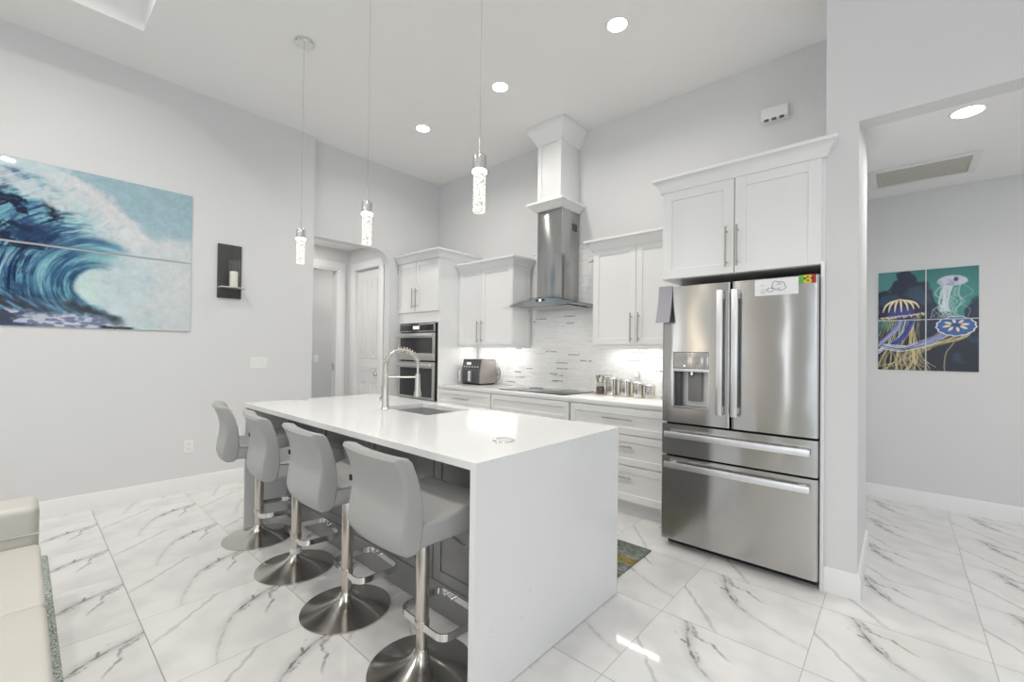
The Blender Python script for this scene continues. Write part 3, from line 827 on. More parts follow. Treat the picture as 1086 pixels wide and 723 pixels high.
def fridge_handle(a, b, vertical, parent):
    """flat bar handle on end brackets"""
    h = MB(); y0, y1 = RY - .058, RY - .036
    if vertical:
        x, z0, z1 = a, b[0], b[1]
        h.box(x - .019, x + .019, y0, y1, z0, z1, .006)
        for z in (z0 + .035, z1 - .035): h.box(x - .011, x + .011, y1 - .002, RY + .002, z - .02, z + .02, .004)
    else:
        z, x0, x1 = a, b[0], b[1]
        h.box(x0, x1, y0, y1, z - .020, z + .020, .006)
        for x in (x0 + .04, x1 - .04): h.box(x - .02, x + .02, y1 - .002, RY + .002, z - .011, z + .011, .004)
    h.build('handle', WHITEMETAL, parent)


fridge_handle(-.851, (.935, 1.73), True, dl); fridge_handle(-.764, (.935, 1.73), True, drm)
fridge_handle(.777, (-1.20, -.372), False, dw1); fridge_handle(.572, (-1.20, -.372), False, dw2)
for x in (R0 + .05, R1 - .05): MB().box(x - .04, x + .04, RY + .04, RY + .15, 1.762, 1.785, .004).build('hinge_cover', DARKPLASTIC, fr)

# things stuck to the fridge
note = thing('paper_note', 'white sketch note stuck at the top of the fridge door', 'note', (-.549, RY, 1.73))
MB().box(-.662, -.437, RY - .0015, RY - .0003, 1.681, 1.779).build('sheet', PAPER, note)
dr = MB(); yk = RY - .0022
def ink(pts, r=.0011, closed=False): dr.tube([(x, yk, z) for x, z in pts], r, 6, closed)
ink([(-.572, 1.728), (-.566, 1.757), (-.555, 1.764), (-.536, 1.757), (-.519, 1.758), (-.507, 1.748), (-.503, 1.733), (-.497, 1.722), (-.508, 1.711), (-.527, 1.707), (-.545, 1.713), (-.560, 1.719)], .0016, True)
ink([(-.580 + .017 * math.cos(a * .5236), 1.713 + .011 * math.sin(a * .5236)) for a in range(12)], .0014, True)
ink([(-.549, 1.741), (-.54, 1.748), (-.53, 1.741)]); ink([(-.535, 1.752), (-.522, 1.741)]); ink([(-.54, 1.722), (-.53, 1.716)], .002); ink([(-.553, 1.716), (-.547, 1.712)], .002)
for x0, x1, z in ((-.63, -.59, 1.716), (-.63, -.602, 1.705), (-.63, -.605, 1.697), (-.63, -.611, 1.745)): ink([(x0, z), (x1, z)], .0008)
dr.build('drawing', INK, note)
mg = thing('fridge_magnet', 'green yellow and red magnet at the top right corner of the fridge', 'magnet', (-.395, RY, 1.76))
xs = [(-.436, -.412, srgb(96, 172, 62)), (-.412, -.374, srgb(214, 190, 70)), (-.374, -.352, srgb(176, 38, 38))]
for i, (a, b, c_) in enumerate(xs): MB().box(a, b, RY - .0035, RY - .0003, 1.737, 1.785).build('colour_band', mat('magnet_colour_%d' % i, c_, .4, noise=((60, 60, 60), .08)), mg)
mk = MB()
for cx_, cz_, w in ((-.406, 1.764, .010), (-.391, 1.752, .007), (-.372, 1.764, .010), (-.392, 1.772, .006)):
    mk.prism([(cx_ + w * math.cos(a * math.pi / 5) * (1 if a % 2 == 0 else .6), cz_ + .006 * math.sin(a * math.pi / 5) * (1 if a % 2 == 0 else .7)) for a in range(10)], 'Y', RY - .0045, RY - .003)
mk.build('black_mark', BLACK, mg)
# grey pad curling off the top left corner of the fridge
pad_n = 10; A = []; B = []
for i in range(pad_n + 1):
    f = i / pad_n; z = 1.790 - .255 * f; y = RY - .006 - .055 * f ** 1.6
    A.append((y, z)); B.append((y + .004 + .012 * f, z))
pm = MB().prism(A + B[::-1], 'X', -1.262, -1.168)
tag(pm.build('hanging_pad', mat('lilac_grey_pad', (.34, .33, .37), .5, noise=((6, 6, 6), .05))), 'grey pad curling off the top left corner of the fridge', 'pad')

# ---- cooktop
ck = thing('cooktop', 'black glass cooktop set in the worktop under the hood', 'cooktop', (-2.75, 3.68, ZTOP))
MB().box(-3.19, -2.345, 3.41, 3.945, ZTOP, ZTOP + .007, .002).build('glass_top', BLACKGLASS, ck)
for cx_, cy_, rr in ((-2.98, 3.79, .075), (-2.98, 3.56, .095), (-2.55, 3.79, .095), (-2.55, 3.56, .075), (-2.765, 3.70, .06)):
    MB().tube([(cx_ + rr * math.cos(a * math.pi / 20), cy_ + rr * math.sin(a * math.pi / 20), ZTOP + .0072) for a in range(40)], .0007, 6, True).build('burner_ring', INK, ck)

# ---- range hood
HX = (-3.0 + -2.56) / 2 + .05
HX = -2.727
hood = thing('range_hood', 'stainless chimney range hood with curved glass canopy above the cooktop', 'range hood', (HX, 3.8, 1.80))
MB().box(-2.885, -2.569, 3.655, YR - .013, 1.87, 2.80, .002).build('chimney', STEELH, hood)
vt = MB()
vt.box(-2.5695, -2.5675, 3.84, 3.93, 2.60, 2.675).build('vent_slot', DARKPLASTIC, hood)
# curved glass canopy: shallow arc across x, constant thickness
pts_t = []; pts_b = []
for i in range(33):
    f = -1 + 2 * i / 32; x = HX + .487 * f; z = 1.872 - .085 * f * f
    pts_t.append((x, z)); pts_b.append((x, z - .007))
MB().prism(pts_t + pts_b[::-1], 'Y', 3.47, YR - .013).build('glass_canopy', HOODGLASS, hood)
bt = []; bb_ = []
for i in range(25):
    f = -1 + 2 * i / 24; x = HX + .40 * f; bt.append((x, 1.872 - .085 * (.8 * f) ** 2 - .0075)); bb_.append((x, 1.795 - .010 * (1 - f * f)))
hb = MB().prism(bt + bb_[::-1], 'Y', 3.50, YR - .013).build('hood_body', STEELH, hood)
for x0, x1 in ((-2.775, -2.735), (-2.705, -2.665)): MB().box(x0, x1, 3.497, 3.5, 1.835, 1.853).build('control_button', BLACK, hb)
MB().box(-2.733, -2.707, 3.496, 3.5, 1.833, 1.855).build('display', emitter('hood_display', (.9, .95, 1), .8), hb)
MB().box(HX - .32, HX + .32, 3.55, 3.93, 1.781, 1.786).build('filter', STEELH, hb)
for x in (HX - .2, HX + .2):  # small lights added under the hood to brighten splashback and cooktop
    hl = bpy.data.lights.new('hood_fill', 'AREA'); hl.shape = 'DISK'; hl.size = .06; hl.energy = 0.5; hl.color = (1, .96, .9)
    ho = bpy.data.objects.new('hood_fill', hl); COL.objects.link(ho); ho.location = (x, 3.62, 1.778)
# white duct chase above the hood
dc = thing('hood_duct_cover', 'white wooden chase boxed around the hood duct up to the ceiling', 'duct cover', (HX, 3.8, 2.8))
q = MB(); q.box(-2.885, -2.585, 3.655, YR - .002, 2.80, ZC - .002, .001)
for bx in ((-2.885, -2.835, 2.88, 3.6), (-2.635, -2.585, 2.88, 3.6), (-2.835, -2.635, 2.88, 2.94), (-2.835, -2.635, 3.5, 3.6)): q.box(bx[0], bx[1], 3.645, 3.656, bx[2], bx[3], .001, 1)
q.build('box', CAB, dc)
MB().sweep([(-2.885, YR - .002), (-2.885, 3.645), (-2.585, 3.645), (-2.585, YR - .002)], [(0, 3.50), (.01, 3.50), (.018, 3.53), (.075, 3.625), (.085, 3.64), (.085, ZC - .002), (0, ZC - .002)]).build('crown_moulding', CAB, dc)
MB().sweep([(-2.885, YR - .013), (-2.885, 3.645), (-2.585, 3.645), (-2.585, YR - .013)], [(0, 2.801), (.02, 2.801), (.075, 2.857), (.085, 2.862), (.085, 2.885), (0, 2.885)]).build('base_trim', CAB, dc)

# ------------------------------------------------------------------ island
I0, I1, IY0, IY1, IT = -3.644, -1.159, 1.121, 2.211, .03
isl = thing('kitchen_island', 'long white quartz waterfall island with grey cabinet base and overhang', 'island', (-2.4, 1.67, 0))
SX0, SX1, SY0, SY1 = -2.76, -2.232, 1.722, 2.085


def slab_hole(x0, x1, y0, y1, z0, z1, hx0, hx1, hy0, hy1, b=.003):
    t = bmesh.new(); X = [x0, hx0, hx1, x1]; Y = [y0, hy0, hy1, y1]
    for z, fl in ((z1, False), (z0, True)):
        g = [[t.verts.new((x, y, z)) for y in Y] for x in X]
        for i in range(3):
            for j in range(3):
                if i == 1 and j == 1: continue
                f = [g[i][j], g[i + 1][j], g[i + 1][j + 1], g[i][j + 1]]
                t.faces.new(f[::-1] if fl else f)
        if fl: lo = g
        else: hi = g
    ring = [(0, 0), (1, 0), (2, 0), (3, 0), (3, 1), (3, 2), (3, 3), (2, 3), (1, 3), (0, 3), (0, 2), (0, 1)]
    for a, b_ in zip(ring, ring[1:] + ring[:1]): t.faces.new((lo[a[0]][a[1]], lo[b_[0]][b_[1]], hi[b_[0]][b_[1]], hi[a[0]][a[1]]))
    hr = [(1, 1), (1, 2), (2, 2), (2, 1)]
    for a, b_ in zip(hr, hr[1:] + hr[:1]): t.faces.new((lo[a[0]][a[1]], lo[b_[0]][b_[1]], hi[b_[0]][b_[1]], hi[a[0]][a[1]]))
    bmesh.ops.recalc_face_normals(t, faces=t.faces[:])
    m = MB(); m._merge(t); return m


slab_hole(I0, I1, IY0, IY1, ZTOP - IT, ZTOP, SX0, SX1, SY0, SY1).build('countertop', QUARTZ, isl)
MB().box(I1 - IT, I1, IY0, IY1, .004, ZTOP - IT).build('side_panel', QUARTZ, isl)
MB().box(I0, I0 + IT, IY0, IY1, 0, ZTOP - IT).build('side_panel', QUARTZ, isl)
PY = 1.44
g = MB(); g.box(I0 + IT, I1 - IT, PY, PY + .02, .0, ZTOP - IT).box(I0 + IT, I1 - IT, 2.17, 2.19, .1, ZTOP - IT)
g.box(I0 + IT, I1 - IT, PY + .02, 2.19, .09, .11).box(I0 + IT, I1 - IT, 2.10, 2.12, 0, .1)
g.build('cabinet_body', ISLGREY, isl)
edges = [I0 + IT + .003, -3.03, -2.405, -1.777, I1 - IT - .003]
for a, b in zip(edges, edges[1:]):
    shaker(a + .004, b - .004, .165, ZTOP - IT - .008, PY, '-Y', .055, .02, .008).build('back_panel', ISLGREY, isl)
MB().box(I0 + IT, I1 - IT, PY - .012, PY, 0, .155, .001).build('plinth', ISLGREY, isl)
ed2 = [I0 + IT, -2.80, -2.18, I1 - IT]
for a, b in zip(ed2, ed2[1:]):
    dd = shaker(a + .003, b - .003, .12, ZTOP - IT - .008, 2.19, '+Y').build('door', ISLGREY, isl)
    bar_handle(((a + b) / 2 - .13, 2.245, .78), ((a + b) / 2 + .13, 2.245, .78), (0, .035, 0)).build('handle', HANDLE, dd)

# sink under the cut-out
sk = thing('kitchen_sink', 'undermount stainless sink in the island top beside the faucet', 'sink', ((SX0 + SX1) / 2, (SY0 + SY1) / 2, .7))
w = MB(); e = .002; zb = ZTOP - .23; zt = ZTOP - IT - .001
w.box(SX0 - .012, SX0 - e * 0, SY0 - .012, SY1 + .012, zb, zt).box(SX1, SX1 + .012, SY0 - .012, SY1 + .012, zb, zt)
w.box(SX0, SX1, SY0 - .012, SY0, zb, zt).box(SX0, SX1, SY1, SY1 + .012, zb, zt).box(SX0, SX1, SY0, SY1, zb, zb + .012)
w.build('basin', SINKM, sk)
MB().lathe([(.045, 0), (.045, .004), (.03, .005), (.012, .003)], ((SX0 + SX1) / 2, (SY0 + SY1) / 2 + .05, zb + .012), 28).build('drain', CHROME, sk)

# faucet
FX, FYY = -2.645, 1.683
fa = thing('spring_faucet', 'brushed nickel spring neck faucet standing at the island sink', 'faucet', (FX, FYY, ZTOP))
MB().lathe([(.030, 0), (.030, .006), (.025, .012), (.023, .05), (.022, .10), (.0195, .115), (.0195, .21), (.021, .215), (.021, .235), (.013, .24), (.013, .30)], (FX, FYY, ZTOP), 28).build('body', NICKEL, fa)
dirv = Vector((.13, .19, 0)).normalized(); RA = .108; zc = ZTOP + .305
arc = [Vector((FX, FYY, ZTOP + .24 + .065 * i / 6)) for i in range(6)]
for i in range(25):
    a = math.pi * i / 24; arc.append(Vector((FX, FYY, zc)) + dirv * (RA - RA * math.cos(a)) + Vector((0, 0, RA * 1.0 * math.sin(a))))
end = Vector((FX, FYY, zc)) + dirv * 2 * RA
arc += [end - Vector((0, 0, .02 * i)) for i in range(1, 6)]
MB().tube(arc, .0085, 12).build('hose', NICKEL, fa)
# coil wound around the first two thirds of the arc
def frame_path(P, n):
    L = [0]
    for a, b in zip(P, P[1:]): L.append(L[-1] + (b - a).length)
    out = []
    for i in range(n):
        s = L[-1] * i / (n - 1); j = 0
        while j < len(L) - 2 and L[j + 1] < s: j += 1
        f = (s - L[j]) / max(1e-9, L[j + 1] - L[j]); out.append(P[j].lerp(P[j + 1], f))
    return out
fp = frame_path(arc[3:29], 520); side = dirv.cross(Vector((0, 0, 1))); coil = []
for i, p_ in enumerate(fp):
    d_ = (fp[min(i + 1, 519)] - fp[max(i - 1, 0)]).normalized(); n1 = side; n2 = d_.cross(side).normalized()
    a = 2 * math.pi * i / 520 * 19
    coil.append(p_ + (n1 * math.cos(a) + n2 * math.sin(a)) * .0175)
MB().tube(coil, .0036, 6).build('spring_coil', NICKEL, fa)
hz = end.z - .06
MB().lathe([(.010, .0), (.0165, -.004), (.0185, -.06), (.019, -.11), (.025, -.135), (.026, -.158), (.02, -.16)], (end.x, end.y, hz + .0), 24).build('spray_head', NICKEL, fa)
ab = Vector((FX, FYY, ZTOP + .222)); MB().tube([ab, Vector((end.x, end.y, ZTOP + .222))], .006, 10).build('support_arm', NICKEL, fa)
lv = MB(); lv.lathe([(.018, 0), (.018, -.03), (.014, -.036)], (FX - .02, FYY, ZTOP + .07), 20, 'X')
lv.tube([(FX - .047, FYY, ZTOP + .075), (FX - .047, FYY - .004, ZTOP + .16)], .0042, 8)
lv.build('lever_handle', NICKEL, fa)

# pop-up outlet covers in the counter
for x, y, lab in ((-1.362, 1.492, 'round metal outlet cover near the right end of the island top'), (-3.575, 1.50, 'round metal outlet cover near the far left end of the island top')):
    t_ = thing('popup_outlet', lab, 'outlet', (x, y, ZTOP), 'round outlet covers in the island')
    MB().lathe([(.052, 0), (.052, .003), (.049, .0045), (.044, .0045), (.044, .003)], (x, y, ZTOP), 36).build('ring', CHROME, t_)
    MB().cyl((x, y, ZTOP), .0425, .0042, 'Z', 36).build('cap', WHITEMETAL, t_)

# ------------------------------------------------------------------ bar stools
def make_stool():
    root = thing('bar_stool', '', 'stool')
    MB().lathe([(.218, 0), (.220, .003), (.219, .007), (.205, .010), (.165, .017), (.125, .026), (.09, .037), (.062, .050), (.044, .064), (.034, .078), (.028, .092)], (0, 0, 0), 72).build('base', DISCSTEEL, root, 60)
    MB().cyl((0, 0, .088), .0245, .09, 'Z', 32).build('lower_column', NICKEL, root)
    MB().cyl((0, 0, .20), .0275, .395, 'Z', 32, .002).build('column', NICKEL, root)
    MB().cyl((0, 0, .172), .031, .036, 'Z', 32, .003).build('collar', NICKEL, root)
    loop = [(x, y, .19) for x, y in rounded([(-.155, -.012), (.155, -.012), (.155, .215), (-.155, .215)], .055, 7)]
    ft = MB().tube(loop, 0, closed=True, rect=(.006, .030)).build('footrest', CHROME, root)
    for x in (-.10, -.05):
        MB().lathe([(.009, .0), (.009, -.016), (.006, -.019)], (x, .213, .19), 16, 'Y').build('bolt', CHROME, ft)
    MB().tube([(.02, .06, .588), (.10, .055, .578), (.21, .055, .556)], .0055, 8).build('lift_lever', CHROME, root)
    MB().box(-.09, .09, -.09, .10, .588, .602, .004).build('seat_plate', BLACK, root)
    seat = rounded([(-.17, .602), (.17, .604), (.222, .640), (.218, .706), (.165, .735), (.07, .718), (-.02, .694), (-.10, .690), (-.17, .694)], [.02, .04, .03, .03, .04, .05, .05, .05, .01], 4)
    MB().loft(seat, .198, .014, 0, fan=True).build('seat', LEATHER, root, 50)
    back = [(-.205, .592), (-.225, .606), (-.236, .640), (-.232, .690), (-.221, .750), (-.218, .800), (-.228, .860), (-.247, .912), (-.262, .938), (-.255, .952), (-.235, .950), (-.205, .942), (-.188, .925), (-.165, .870), (-.148, .810), (-.140, .750), (-.138, .690), (-.145, .630), (-.155, .600), (-.175, .590)]
    MB().loft(back, .203, .012, .022).build('backrest', LEATHER, root, 50)
    MB().box(-.211, -.195, -.226, -.212, .785, .808, .001).build('fabric_tag', BLACK, root)
    return root


st0 = make_stool()
stools = [(-3.355, 1.135, 12, 'light grey leather bar stool at the far left end of the island'),
          (-2.735, 1.135, 8, 'light grey leather bar stool with a white ring around its column foot'),
          (-2.115, 1.135, 4, 'light grey leather bar stool second from the near end of the island'),
          (-1.485, 1.135, 2, 'light grey leather bar stool nearest the camera, at the island end panel')]
for i, (x, y, rz, lab) in enumerate(stools):
    s_ = st0 if i == 0 else copy_tree(st0)
    s_.location = (x, y, 0); s_.rotation_euler.z = math.radians(-rz)
    s_['label'] = lab; s_['group'] = 'bar stools along the island'
    if i == 1:
        rg = MB(); rg.cyl((0, 0, .088), .034, .03, 'Z', 32, .003); ro = rg.build('white_ring', PLATE); ro.parent = s_

# ------------------------------------------------------------------ pendants, downlights, vent
for x, lab in ((-3.43, 'bubble crystal pendant light over the far left end of the island'), (-2.468, 'bubble crystal pendant light over the middle of the island'), (-1.471, 'bubble crystal pendant light over the near right end of the island')):
    y = 1.42
    p = thing('pendant_light', lab, 'pendant light', (x, y, ZC), 'pendant lights over the island')
    MB().lathe([(.02, -.026), (.063, -.026), (.068, -.022), (.068, 0)], (x, y, ZC - .001), 36).build('canopy', CHROME, p)
    MB().tube([(x, y, 2.30), (x, y, ZC - .025)], .0013, 6).build('cord', CORDM, p)
    MB().tube([(x, y, 2.245), (x, y, 2.325)], .0045, 10).build('stem', NICKEL, p)
    MB().lathe([(.004, .255), (.010, .253), (.010, .240), (.0325, .238), (.0335, .234), (.0335, .172), (.030, .171)], (x, y, 2.0), 36).build('socket', CHROME, p)
    MB().lathe([(.030, .171), (.034, .168), (.0345, .160), (.030, .154)], (x, y, 2.0), 36).build('lit_collar', LITCAP, p)
    MB().lathe([(.0265, -.025), (.0285, -.022), (.0285, .156), (.0265, .158)], (x, y, 2.0), 36).build('crystal', BUBBLE, p)


def downlight(x, y, z, r, lab, group, watts):
    t_ = thing('ceiling_downlight', lab, 'downlight', (x, y, z), group)
    MB().lathe([(r * .92, 0), (r * .92, -.004), (r * 1.10, -.004), (r * 1.12, 0)], (x, y, z), 40).build('trim_ring', PLATE, t_)
    MB().lathe([(r * .94, -.001), (r * .94, -.005), (r * .5, -.0055)], (x, y, z), 40).build('lens', LAMP, t_)
    l = bpy.data.lights.new('downlight_glow', 'AREA'); l.shape = 'DISK'; l.size = r * 1.8; l.energy = watts; l.color = (1, .96, .90); l.spread = math.radians(155)
    lo = bpy.data.objects.new('downlight_glow', l); COL.objects.link(lo); lo.location = (0, 0, -.012); lo.parent = t_


DL = 'recessed ceiling lights'
downlight(-1.526, 2.829, ZC, .072, 'lit round ceiling downlight in front of the fridge cabinet, nearest one', DL, DOWN_W)
downlight(-2.675, 2.825, ZC, .072, 'lit round ceiling downlight before the white hood chase, middle one', DL, DOWN_W)
downlight(-3.803, 2.825, ZC, .072, 'lit round ceiling downlight near the far corner, farthest one', DL, DOWN_W)
downlight(.302, 3.781, ZH, .075, 'lit round downlight in the lower hall ceiling on the right', DL, HALL_W)
for x, y in ((-.1, -.16), (-3.3, .1), (-1.9, .1), (-3.0, -.9), (-3.0, -3.0), (-.1, -3.0), (2.6, -1.0), (2.6, -3.0)):  # first one mirrors in the wave print, the rest are added ceiling fill
    l = bpy.data.lights.new('room_downlight_and_fill', 'AREA'); l.shape = 'DISK'; l.size = .15; l.energy = DOWN_W * 1.9; l.color = (1, .96, .9); l.spread = math.radians(155)
    lo = bpy.data.objects.new('room_downlight_and_fill', l); COL.objects.link(lo); lo.location = (x, y, ZC - .012 + (ct if y < .58 and x < cx1 else 0))
for x, y, z, wt_ in ((-5.5, 2.2, 2.73, 11), (-6.5, 3.55, 2.73, 6), (2.4, 4.4, ZH - .02, 14)):  # out-of-view lights added to brighten vestibule, far room and hall
    l = bpy.data.lights.new('passage_fill', 'AREA'); l.shape = 'DISK'; l.size = .2; l.energy = wt_; l.color = (1, .97, .93)
    lo = bpy.data.objects.new('passage_fill', l); COL.objects.link(lo); lo.location = (x, y, z)

av = thing('air_vent', 'rectangular return air vent with beige filter in the hall ceiling', 'vent', (.12, 4.77, ZH))
f = MB(); f.box(-.193, .44, 4.55, 4.592, ZH - .012, ZH, .002).box(-.193, .44, 5.0, 5.035, ZH - .012, ZH, .002).box(-.193, -.149, 4.592, 5.0, ZH - .012, ZH, .002).box(.395, .44, 4.592, 5.0, ZH - .012, ZH, .002)
f.build('frame', PLATE, av)
MB().box(-.149, .395, 4.592, 5.0, ZH - .004, ZH - .001).build('filter', FILTERM, av)

# ------------------------------------------------------------------ wall art painted by code
def vnoise(x, y, seed=0):
    xi = np.floor(x).astype(np.int64); yi = np.floor(y).astype(np.int64); fx = x - xi; fy = y - yi
    def h(a, b):
        n = (a * 374761393 + b * 668265263 + seed * 974711) & 0x7fffffff
        n = ((n ^ (n >> 13)) * 1274126177) & 0x7fffffff
        return ((n ^ (n >> 16)) & 0xffff) / 65535.0
    sx = fx * fx * (3 - 2 * fx); sy = fy * fy * (3 - 2 * fy)
    return (h(xi, yi) * (1 - sx) + h(xi + 1, yi) * sx) * (1 - sy) + (h(xi, yi + 1) * (1 - sx) + h(xi + 1, yi + 1) * sx) * sy


def fbm(x, y, seed=0, o=4):
    s = 0; a = .5; t = 0
    for i in range(o):
        s = s + a * vnoise(x * 2 ** i, y * 2 ** i, seed + i); t += a; a *= .5
    return s / t


def ss(a, b, x):
    t = np.clip((x - a) / (b - a), 0, 1); return t * t * (3 - 2 * t)


def mixc(c, col, w):
    return c * (1 - w[..., None]) + np.array(col, float) * w[..., None]


def lin(c):
    c = np.clip(c / 255.0, 0, 1); return np.where(c <= .04045, c / 12.92, ((c + .055) / 1.055) ** 2.4)


def paint_wave(Y, Z):
    n1 = fbm(Y * 6, Z * 6, 1); n2 = fbm(Y * 22, Z * 22, 2, 5); n3 = fbm(Y * 60, Z * 60, 3, 3)
    c = np.zeros(Y.shape + (3,)) + np.array((160, 186, 197.0))
    c = mixc(c, (148, 178, 188), ss(2.3, 2.6, Z) * .4)
    # bright clouds low on the right
    c = mixc(c, (206, 210, 213), ss(2.30, 2.18, Z + (n1 - .5) * .16 - .10 * (Y - .8)))
    # arch of spray: distance to a curve Y(Z)
    zz = np.array([1.4, 1.9, 2.13, 2.255, 2.41, 2.6, 2.66, 2.75]); yy = np.array([.95, .86, .803, .745, .623, .42, .26, -.1])
    edge = np.interp(Z, zz, yy)
    d = edge - Y + (n1 - .5) * .10 + (n2 - .5) * .06
    c = mixc(c, (208, 209, 213), ss(-.05, .06, d))
    c = mixc(c, (182, 204, 208), ss(.16, .34, d + (n2 - .5) * .2) * .75)
    wisp = fbm((Y + Z) * 9 + n1, (Y - Z) * 30, 91, 4)
    c = mixc(c, (172, 196, 204), ss(.54, .70, wisp) * ss(.02, .2, d) * .7)
    c = mixc(c, (222, 224, 226), ss(.52, .68, fbm(Y * 14, Z * 20, 92, 5)) * ss(-.02, .1, d) * .5)
    # face of the wave: polar about the barrel
    by, bz = .425, 1.80
    dy = Y - by; dz = (Z - bz) * 1.0; R = np.hypot(dy, dz) + 1e-6; T = np.arctan2(dz, -dy)   # T=0 left, pi/2 up
    swirl = T * 1.0 + R * 1.3
    st1 = fbm(R * 30 + (n1 - .5) * 3, swirl * 2.2, 5, 4); st2 = fbm(R * 75, swirl * 4.0, 8, 4)
    face = ss(.29, .48, d + (n1 - .5) * .12)
    body = np.zeros(Y.shape + (3,)) + np.array((98, 152, 172.0))
    body = mixc(body, (146, 192, 196), ss(-.05, .35, Y + (n1 - .5) * .25) * ss(1.85, 2.1, Z))
    dark = ss(.22, .50, R) * ss(.56, .40, st1 + (Y + .1) * .34 - .03)
    body = mixc(body, (46, 88, 128), np.clip(dark, 0, 1) * .85)
    body = mixc(body, (20, 42, 78), ss(.50, .36, st2 + (Y + .1) * .30) * ss(.20, .36, R) * .9)
    body = mixc(body, (178, 206, 214), ss(.58, .74, st2) * .6)
    st3 = fbm(R * 150, swirl * 9, 9, 3); body = body + (st3[..., None] - .5) * 70
    # dark churned patches on the upper left
    body = mixc(body, (14, 28, 52), ss(.52, .62, fbm(Y * 11 + 3, Z * 15, 21, 4) - (Y + .12) * .55 + .02) * ss(2.0, 2.08, Z) * ss(2.52, 2.40, Z) * .95)
    body = mixc(body, (16, 40, 80), ss(.22, .05, np.hypot(Y - .06, (Z - 2.16) * 1.5) + (n2 - .5) * .15) * .85)
    body = mixc(body, (12, 22, 40), ss(.05, .01, np.abs(Y - .13 - (2.40 - Z) * .5 + (n2 - .5) * .06)) * ss(2.29, 2.32, Z) * ss(2.45, 2.40, Z) * .9)
    c = c * (1 - face[..., None]) + body * face[..., None]
    # foam crest top left
    fo = ss(.12, .02, np.abs(Z - (2.56 - (Y + .1) * .42) + (n2 - .5) * .12)) * ss(.34, .2, Y)
    c = mixc(c, (203, 212, 216), fo * .85)
    c = mixc(c, (190, 208, 212), ss(2.60, 2.66, Z + (n2 - .5) * .06) * ss(.3, .1, Y))
    c = mixc(c, (206, 209, 211), ss(.57, .66, fbm(Y * 26, Z * 40, 33, 4)) * ss(2.35, 2.5, Z) * .5 * ss(.4, .2, Y))
    # inner wall of the tube: long arcs around the barrel
    tube_ = ss(.42, .36, R + (n1 - .5) * .05) * ss(.13, .17, R) * ss(2.2, 1.9, T) * ss(-1.15, -.85, T)
    arcs = fbm(R * 55, swirl * 1.4, 40, 3)
    tc = np.zeros(Y.shape + (3,)) + np.array((88, 138, 162.0))
    tc = mixc(tc, (54, 92, 128), ss(.50, .36, arcs)); tc = mixc(tc, (122, 172, 186), ss(.56, .70, arcs)); tc = tc + (fbm(R * 120, swirl * 4, 41, 3)[..., None] - .5) * 60; tc = mixc(tc, (34, 64, 100), ss(.20, .15, R) * .8 * ss(1.6, .9, T))
    c = c * (1 - tube_[..., None]) + tc * tube_[..., None]
    # turquoise lip over the barrel
    lip = ss(.10, .0, np.abs(R - .25 + (n1 - .5) * .06)) * ss(.9, 1.5, T) * ss(2.9, 2.3, T)
    c = mixc(c, (146, 196, 198), lip * .8)
    # mist inside the barrel and to the right of it
    c = mixc(c, (196, 216, 214), ss(.165, .125, R + (n2 - .5) * .03))
    mist = ss(.34, .52, Y + (n1 - .5) * .16 - np.clip(Z - 1.9, 0, 1) * .55)
    c = mixc(c, (196, 210, 214), mist * ss(2.2, 2.05, Z))
    c = mixc(c, (170, 196, 204), mist * ss(.52, .68, fbm(Y * 9, Z * 13, 95, 5)) * ss(2.15, 2.0, Z) * .55)
    c = mixc(c, (206, 210, 211), ss(.62, .9, Y + (n1 - .5) * .3) * ss(2.25, 2.0, Z) * .8)
    # lower wall running down to the trough
    low = ss(1.86, 1.62, Z + (Y + .1) * .42 + (n2 - .5) * .10) * ss(.47, .40, Y + (n2 - .5) * .05)
    streak = fbm((Y * .8 + Z) * 34, (Y - Z) * 5, 50, 4)
    lc = np.zeros(Y.shape + (3,)) + np.array((24, 46, 72.0)); lc = mixc(lc, (88, 138, 166), ss(.5, .66, streak)); lc = mixc(lc, (10, 16, 26), ss(.45, .33, streak))
    c = c * (1 - low[..., None]) + lc * low[..., None]
    dk = ss(.06, .0, np.abs(Z - (1.63 - (Y - .3) * .40) + (n2 - .5) * .05)) * ss(.15, .28, Y) * ss(.62, .5, Y)
    c = mixc(c, (12, 22, 34), dk * .95)
    # foam along the foot
    foot = ss(1.60, 1.555, Z + (n2 - .5) * .07 + (Y - .1) * .03) * ss(.52, .42, Y + (n2 - .5) * .06)
    fcm = mixc(np.zeros(Y.shape + (3,)) + np.array((186, 190, 206.0)), (104, 112, 140), ss(.48, .6, fbm(Y * 20, Z * 50, 61, 4)))
    c = c * (1 - foot[..., None]) + fcm * foot[..., None]
    left = ss(.12, -.04, Y + (Z - 1.5) * .2 + (n2 - .5) * .2) * ss(1.66, 1.58, Z) * ss(.42, .55, n2)
    c = mixc(c, (16, 24, 44), left * .9)
    c = mixc(c, (30, 40, 92), ss(1.50, 1.485, Z) * ss(.1, .0, Y) * .8)
    c = mixc(c, (20, 30, 40), ss(1.497, 1.482, Z + (n2 - .5) * .02) * ss(.4, .46, Y) * ss(.66, .6, Y))
    return lin(c + (n3[..., None] - .5) * 14 + (n2[..., None] - .5) * 18)


